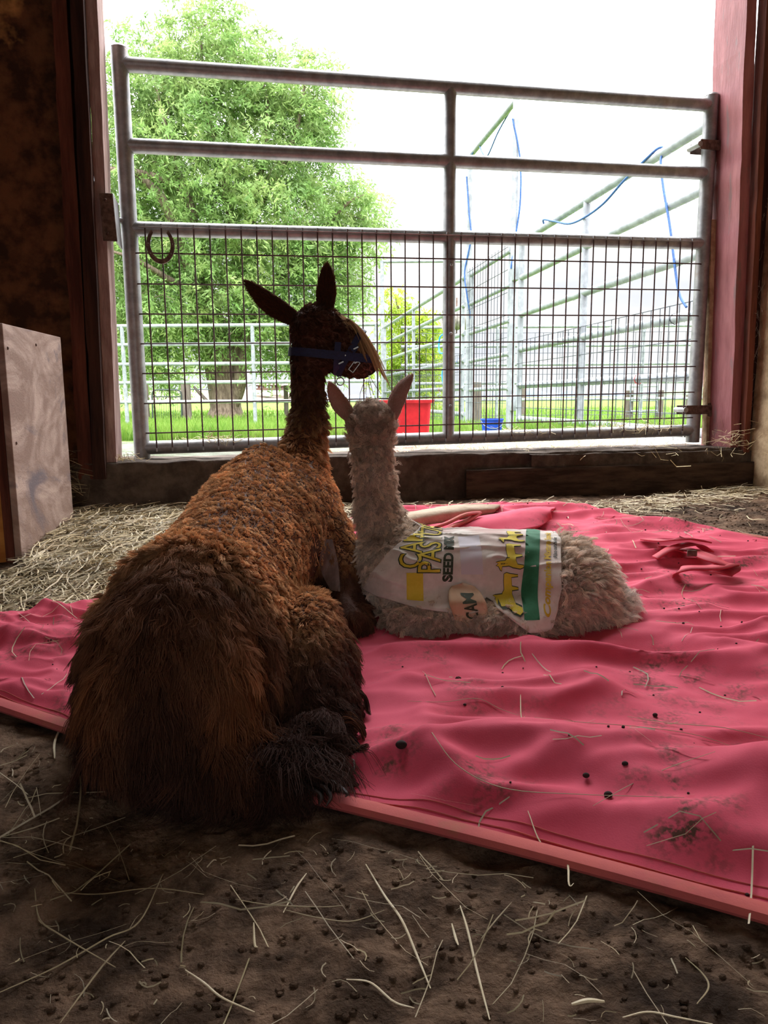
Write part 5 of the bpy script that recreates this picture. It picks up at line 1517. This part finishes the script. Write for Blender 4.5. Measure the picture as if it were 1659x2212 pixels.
def region_floor(n, poly):
    """random floor points inside a photo-pixel polygon traced on the floor"""
    P = [gl(px, py, 0) for px, py in poly]; P = np.array([(p.x, p.y) for p in P]); lo, hi = P.min(0), P.max(0); out = []
    while len(out) < n:
        q = rng.uniform(lo, hi, (n*2, 2)); ins = np.zeros(len(q), bool); j = len(P)-1
        for i in range(len(P)):
            c = ((P[i, 1] > q[:, 1]) != (P[j, 1] > q[:, 1])) & (q[:, 0] < (P[j, 0]-P[i, 0])*(q[:, 1]-P[i, 1])/(P[j, 1]-P[i, 1]+1e-12)+P[i, 0]); ins ^= c; j = i
        out += list(q[ins])
    return np.array(out[:n])
ZFL = lambda x, y: floor_full(x, y)
def hay(n, poly, label, lmin=.03, lmax=.12, w=.0009, lift=.012, tone=(.45, 1.1), curve=.3, mat=None, steep=.08):
    q = region_floor(n, poly); o = straws('loose_hay', mat or m_straw, q[:, 0], q[:, 1], ZFL, lmin, lmax, w, lift=lift, tone=tone, curve=curve, steep=steep)
    return tag(o, label, 'hay', kind='stuff')
hay(3600, [(120, 1100), (400, 1100), (400, 1200), (240, 1240), (40, 1250), (60, 1200)], 'thick loose hay between the plywood bin and the brown alpaca', .03, .11, .0010, .020, tone=(.25, 1.25))
hay(1500, [(0, 1240), (330, 1190), (300, 1290), (0, 1400)], 'thin stalks on bare dirt in front of the plywood bin', .02, .11, .0010, .006)
hay(1500, [(690, 1098), (1280, 1090), (1640, 1050), (1659, 1075), (1400, 1115), (700, 1150)], 'narrow drift of hay along the foot of the sill', .03, .11, .0009, .012, tone=(.5, 1.0))
hay(90, [(1300, 1100), (1659, 1060), (1659, 1180), (1450, 1150)], 'few stalks on the bare dirt by the right wall', .02, .08, .0008, .005)
hay(200, [(0, 1610), (170, 1640), (300, 1850), (660, 1800), (1100, 1900), (1659, 2030), (1659, 2212), (0, 2212)], 'fine chaff scattered over the foreground dirt', .004, .025, .0004, .003, tone=(.3, .8))
hay(48, [(0, 1610), (170, 1640), (300, 1850), (660, 1800), (1100, 1900), (1659, 2030), (1659, 2212), (0, 2212)], 'thin stems lying on the foreground dirt', .03, .12, .0005, .004, tone=(.3, .8), curve=.12)
hay(13, [(0, 1640), (230, 1640), (260, 1850), (0, 2000)], 'flattened stems beside the brown rump on the left', .05, .16, .0007, .006, tone=(.4, .7), curve=.08)
# on the blanket
pts = []
while len(pts) < 330:
    k = rng.integers(0, len(BV)); p = BV[k]
    if not (-.45 < p[0] < 0 and p[1] < 1.6) and not (0 < p[0] < .48 and 1.3 < p[1] < 1.5): pts.append(p[:2])
pts = np.array(pts)
zb = np.vectorize(lambda a, b: bz(a, b))
o = straws('loose_hay', m_straw, pts[:, 0], pts[:, 1], zb, .015, .09, .0006, tone=(.35, .8), curve=.3, lift=.002, steep=.02); tag(o, 'fine hay stems lying on the red blanket', 'hay', kind='stuff')
# dung pellets and crumbs on the blanket
mb = MB(); m_crumb = material('dark_crumb', (44, 28, 24), rough=.9)
for _ in range(260):
    p = pts[rng.integers(0, len(pts))]+rng.normal(0, .05, 2); r = .0012*rng.uniform(.6, 1.8); mb.sphere((p[0], p[1], bz(*p)+r*.5), (r*1.2, r, r), 6, 4)
o = mb.build('crumbs', m_crumb); tag(o, 'dark crumbs of dirt scattered on the red blanket', 'dirt', kind='stuff')
for k, (px, py, r, lb) in enumerate(((1313, 1738, .0042, 'largest dark dung pellet low on the right of the blanket'), (1265, 1704, .0034, 'round dark pellet just left of the two pellets at mid right'), (1348, 1696, .0032, 'small dark pellet right of the round one'),
                          (867, 1648, .006, 'black flattened dung lump on the blanket near the brown foot'), (1415, 1547, .003, 'tiny dark pellet near the long twig on the right'), (990, 1472, .004, 'dark pellet below the baby alpaca'))):
    q = gl(px, py, .025); z_ = bz(q.x, q.y)
    o = MB().sphere((q.x, q.y, z_+r*.6), (r*1.2, r*.9, r*.9), 10, 7).build('dung_pellet', m_crumb); tag(o, lb, 'dung', 'dung pellets on the blanket')
# dirt clods on the floor
mb = MB(); q = region_floor(500, [(0, 1610), (170, 1640), (300, 1850), (660, 1800), (1100, 1900), (1659, 2030), (1659, 2212), (0, 2212)])
q = np.vstack([q, region_floor(900, [(1180, 1105), (1659, 1050), (1659, 1180), (1400, 1140)])])
for (a, b) in q:
    r = .0022*rng.uniform(.4, 1.6); mb.sphere((a, b, float(floor_full(a, b))+r*.3), (r*1.3, r, r*.7), 6, 4)
o = mb.build('dirt_clods', m_dirt); tag(o, 'small clods of earth on the barn floor', 'dirt', kind='stuff')
# hay caught on the gate, sill and corners
def tuft(c, n, rx, ry, rz, lmin, lmax, label, w=.0008, tone=(.5, 1.1)):
    V = []; F = []; 
    for k in range(n):
        p = Vector(c)+Vector((rng.normal()*rx, rng.normal()*ry, abs(rng.normal())*rz)); d = Vector((rng.normal(), rng.normal()*.6, rng.normal()*.45)).normalized(); s = d.orthogonal().normalized()*w; L = rng.uniform(lmin, lmax)
        b = Vector((rng.normal(), rng.normal(), rng.normal()))*L*.15; base = len(V)
        for f in (0, .5, 1): q = p+d*L*(f-.5)+b*(4*f*(1-f)); V += [q-s, q+s]
        F += [(base, base+1, base+3, base+2), (base+2, base+3, base+5, base+4)]
    o = mesh_np('hay_tuft', V, F, m_straw, smooth=False); ca = o.data.color_attributes.new('col', 'FLOAT_COLOR', 'POINT')
    g = np.repeat(rng.uniform(tone[0], tone[1], n), 6); ca.data.foreach_set('color', np.stack([g, g*.95, g*.8, g*0+1], 1).ravel().astype(np.float32))
    return tag(o, label, 'hay', kind='stuff')
tuft(W(.23, TG-.01, .343), 60, .055, .012, .008, .02, .07, 'hay caught on the bottom gate rail near the left upright')
tuft(W(1.75, TG-.01, .353), 110, .10, .012, .012, .02, .09, 'hay caught on the bottom gate rail near the right upright')
tuft(W(1.30, TG-.01, .350), 50, .07, .012, .006, .02, .08, 'hay caught on the bottom gate rail right of the middle upright')
tuft(W(-.05, T0+.05, .292), 50, .03, .03, .006, .01, .05, 'chaff in the left corner of the sill')
tuft(W(2.12, T0-.01, .30), 90, .04, .03, .03, .02, .08, 'dusty hay piled at the foot of the red post')
tuft(W(1.6, .08, .272), 700, .42, .10, .004, .02, .09, 'straw litter outside the gate at the right', tone=(.7, 1.1))
tuft(W(1.6, .9, .245), 900, .5, .35, .004, .04, .12, 'straw litter on the ground beyond the right half of the gate', w=.0014, tone=(.8, 1.15))
tuft(W(-.22, T0-.03, .20), 70, .03, .02, .05, .05, .16, 'hay hanging down the wall corner beside the plywood bin', tone=(.3, .6))
tuft(W(2.06, TG, .41), 30, .015, .015, .02, .02, .06, 'wisp of hay caught in the lower latch')
# cobwebs on the right boards
m_web = material('cobweb', (170, 156, 146), rough=.9)
mb = MB()
for (z0_, n_) in ((.78, 46), (.62, 26), (1.05, 12), (.33, 40)):
    for k in range(n_):
        c = W(2.17+rng.normal()*.012, T0-.02+rng.normal()*.01, z0_+rng.normal()*.05); d = Vector((rng.normal()*.01, rng.normal()*.012, rng.normal()*.035))
        mb.tube([c, c+d*.5+Vector((rng.normal()*.004, 0, rng.normal()*.004)), c+d], .00035, 3, cap=False)
o = mb.build('cobweb', m_web); tag(o, 'dusty cobwebs hanging on the dark boards at the right', 'cobweb', kind='stuff')
# single stalks that stand out in the foreground
m_stalk = material('pale_stalk', (206, 188, 150), (226, 212, 180), 12, .6, .2, 90); m_stalkd = material('dull_stalk', (140, 124, 92), (160, 144, 108), 12, .7)
def stalk(pts, w, label, mat=None, on=None, lift=.004):
    P = []
    for i, (px, py) in enumerate(pts):
        q = gl(px, py, lift + (.022 if on else 0)); z_ = (bz(q.x, q.y)+.003 if on else float(floor_full(q.x, q.y))+lift); P.append((q.x, q.y, z_))
    Pc = catmull(P, max(8, len(P)*5))
    o = MB().tube(Pc, [w*.75*(1-.5*abs(2*i/(len(Pc)-1)-1)**2) for i in range(len(Pc))], 5, flat=.5).build('straw_stalk', mat or m_stalk)
    return tag(o, label, 'straw', 'single straw stalks lying in the foreground')
stalk([(790, 1868), (830, 1930), (868, 1990), (900, 2060), (930, 2130)], .0016, 'long pale straw slanting down across the middle foreground')
stalk([(994, 1955), (1010, 2010), (1030, 2090), (1058, 2200)], .0015, 'long grey straw curving down right of the long pale one')
stalk([(400, 2090), (440, 2122), (480, 2150), (550, 2185)], .0013, 'straw bent near the bottom edge left of centre')
stalk([(748, 2116), (800, 2118), (850, 2150), (895, 2172)], .0014, 'pale bent straw near the bottom edge at centre')
stalk([(1235, 2166), (1270, 2162), (1306, 2160)], .0030, 'short broad straw piece at the bottom right')
stalk([(612, 1975), (640, 1920), (662, 1888)], .0013, 'short pale straw standing out below the brown rump on the right')
stalk([(976, 1990), (984, 2020), (990, 2048)], .0016, 'short flat straw chip left of the long grey straw')
stalk([(548, 1990), (550, 2030), (556, 2040)], .0016, 'short straw chip under the brown rump')
stalk([(1345, 2198), (1400, 2190), (1460, 2200), (1540, 2212)], .0013, 'pale straw along the bottom edge at right')
stalk([(1480, 2075), (1520, 2110), (1530, 2140), (1505, 2175)], .0011, 'kinked straw at the lower right', m_stalkd)
stalk([(0, 2145), (120, 2085), (230, 2020), (300, 1980), (352, 1890)], .0013, 'long dull straw crossing the lower left corner', m_stalkd)
stalk([(130, 2210), (220, 2090), (270, 2030)], .0012, 'dull straw crossing the long one at lower left', m_stalkd)
stalk([(120, 1925), (210, 1925), (330, 1915), (440, 1920)], .001, 'thin dull straw lying level at the left', m_stalkd)
stalk([(75, 1920), (85, 1980), (130, 2020), (250, 2095)], .0011, 'curved dull straw at the left', m_stalkd)
stalk([(508, 1938), (580, 1960), (690, 1960), (740, 1955)], .001, 'thin straw right of the rump lying level', m_stalkd)
stalk([(615, 1970), (680, 1985), (760, 1985), (830, 1965)], .001, 'thin straw curving under the short pale one', m_stalkd)
stalk([(1105, 1950), (1070, 1990), (1040, 2030)], .001, 'thin straw just below the blanket hem', m_stalkd)
stalk([(118, 1640), (120, 1600), (150, 1530)], .0022, 'broad pale straw leaning on the left blanket hem')
stalk([(1140, 1758), (1170, 1805), (1220, 1830), (1290, 1838)], .0012, 'pale forked straw on the near blanket fold', on=True)
stalk([(1110, 1812), (1150, 1802), (1220, 1830), (1230, 1890), (1240, 1888)], .0014, 'pale kinked straw hanging over the near blanket fold', on=True)
stalk([(925, 1590), (935, 1650), (990, 1700), (1090, 1730), (1250, 1745), (1475, 1778)], .0009, 'long thin straw curving across the blanket', m_stalkd, on=True)
stalk([(1280, 1765), (1360, 1725), (1450, 1705), (1540, 1700)], .0008, 'thin straw crossing the long curved one on the blanket', m_stalkd, on=True)
stalk([(1355, 1550), (1450, 1570), (1560, 1595), (1659, 1610)], .0011, 'long dull twig at the right of the blanket', m_stalkd, on=True)
stalk([(1155, 1550), (1250, 1595), (1380, 1605), (1500, 1612), (1600, 1640)], .0010, 'long dull twig across the middle of the blanket', m_stalkd, on=True)
stalk([(880, 1520), (960, 1525), (1030, 1520), (1080, 1530), (1120, 1545)], .0009, 'thin stem on the blanket below the baby alpaca', m_stalkd, on=True)
stalk([(1124, 1518), (1126, 1548), (1134, 1550)], .0013, 'small white curled straw on the blanket', on=True)
stalk([(85, 1303), (120, 1325), (168, 1348)], .0011, 'pale straw on the left corner of the blanket', on=True)
stalk([(86, 1290), (110, 1275), (138, 1264)], .001, 'short pale straw on the dirt behind the left blanket corner')
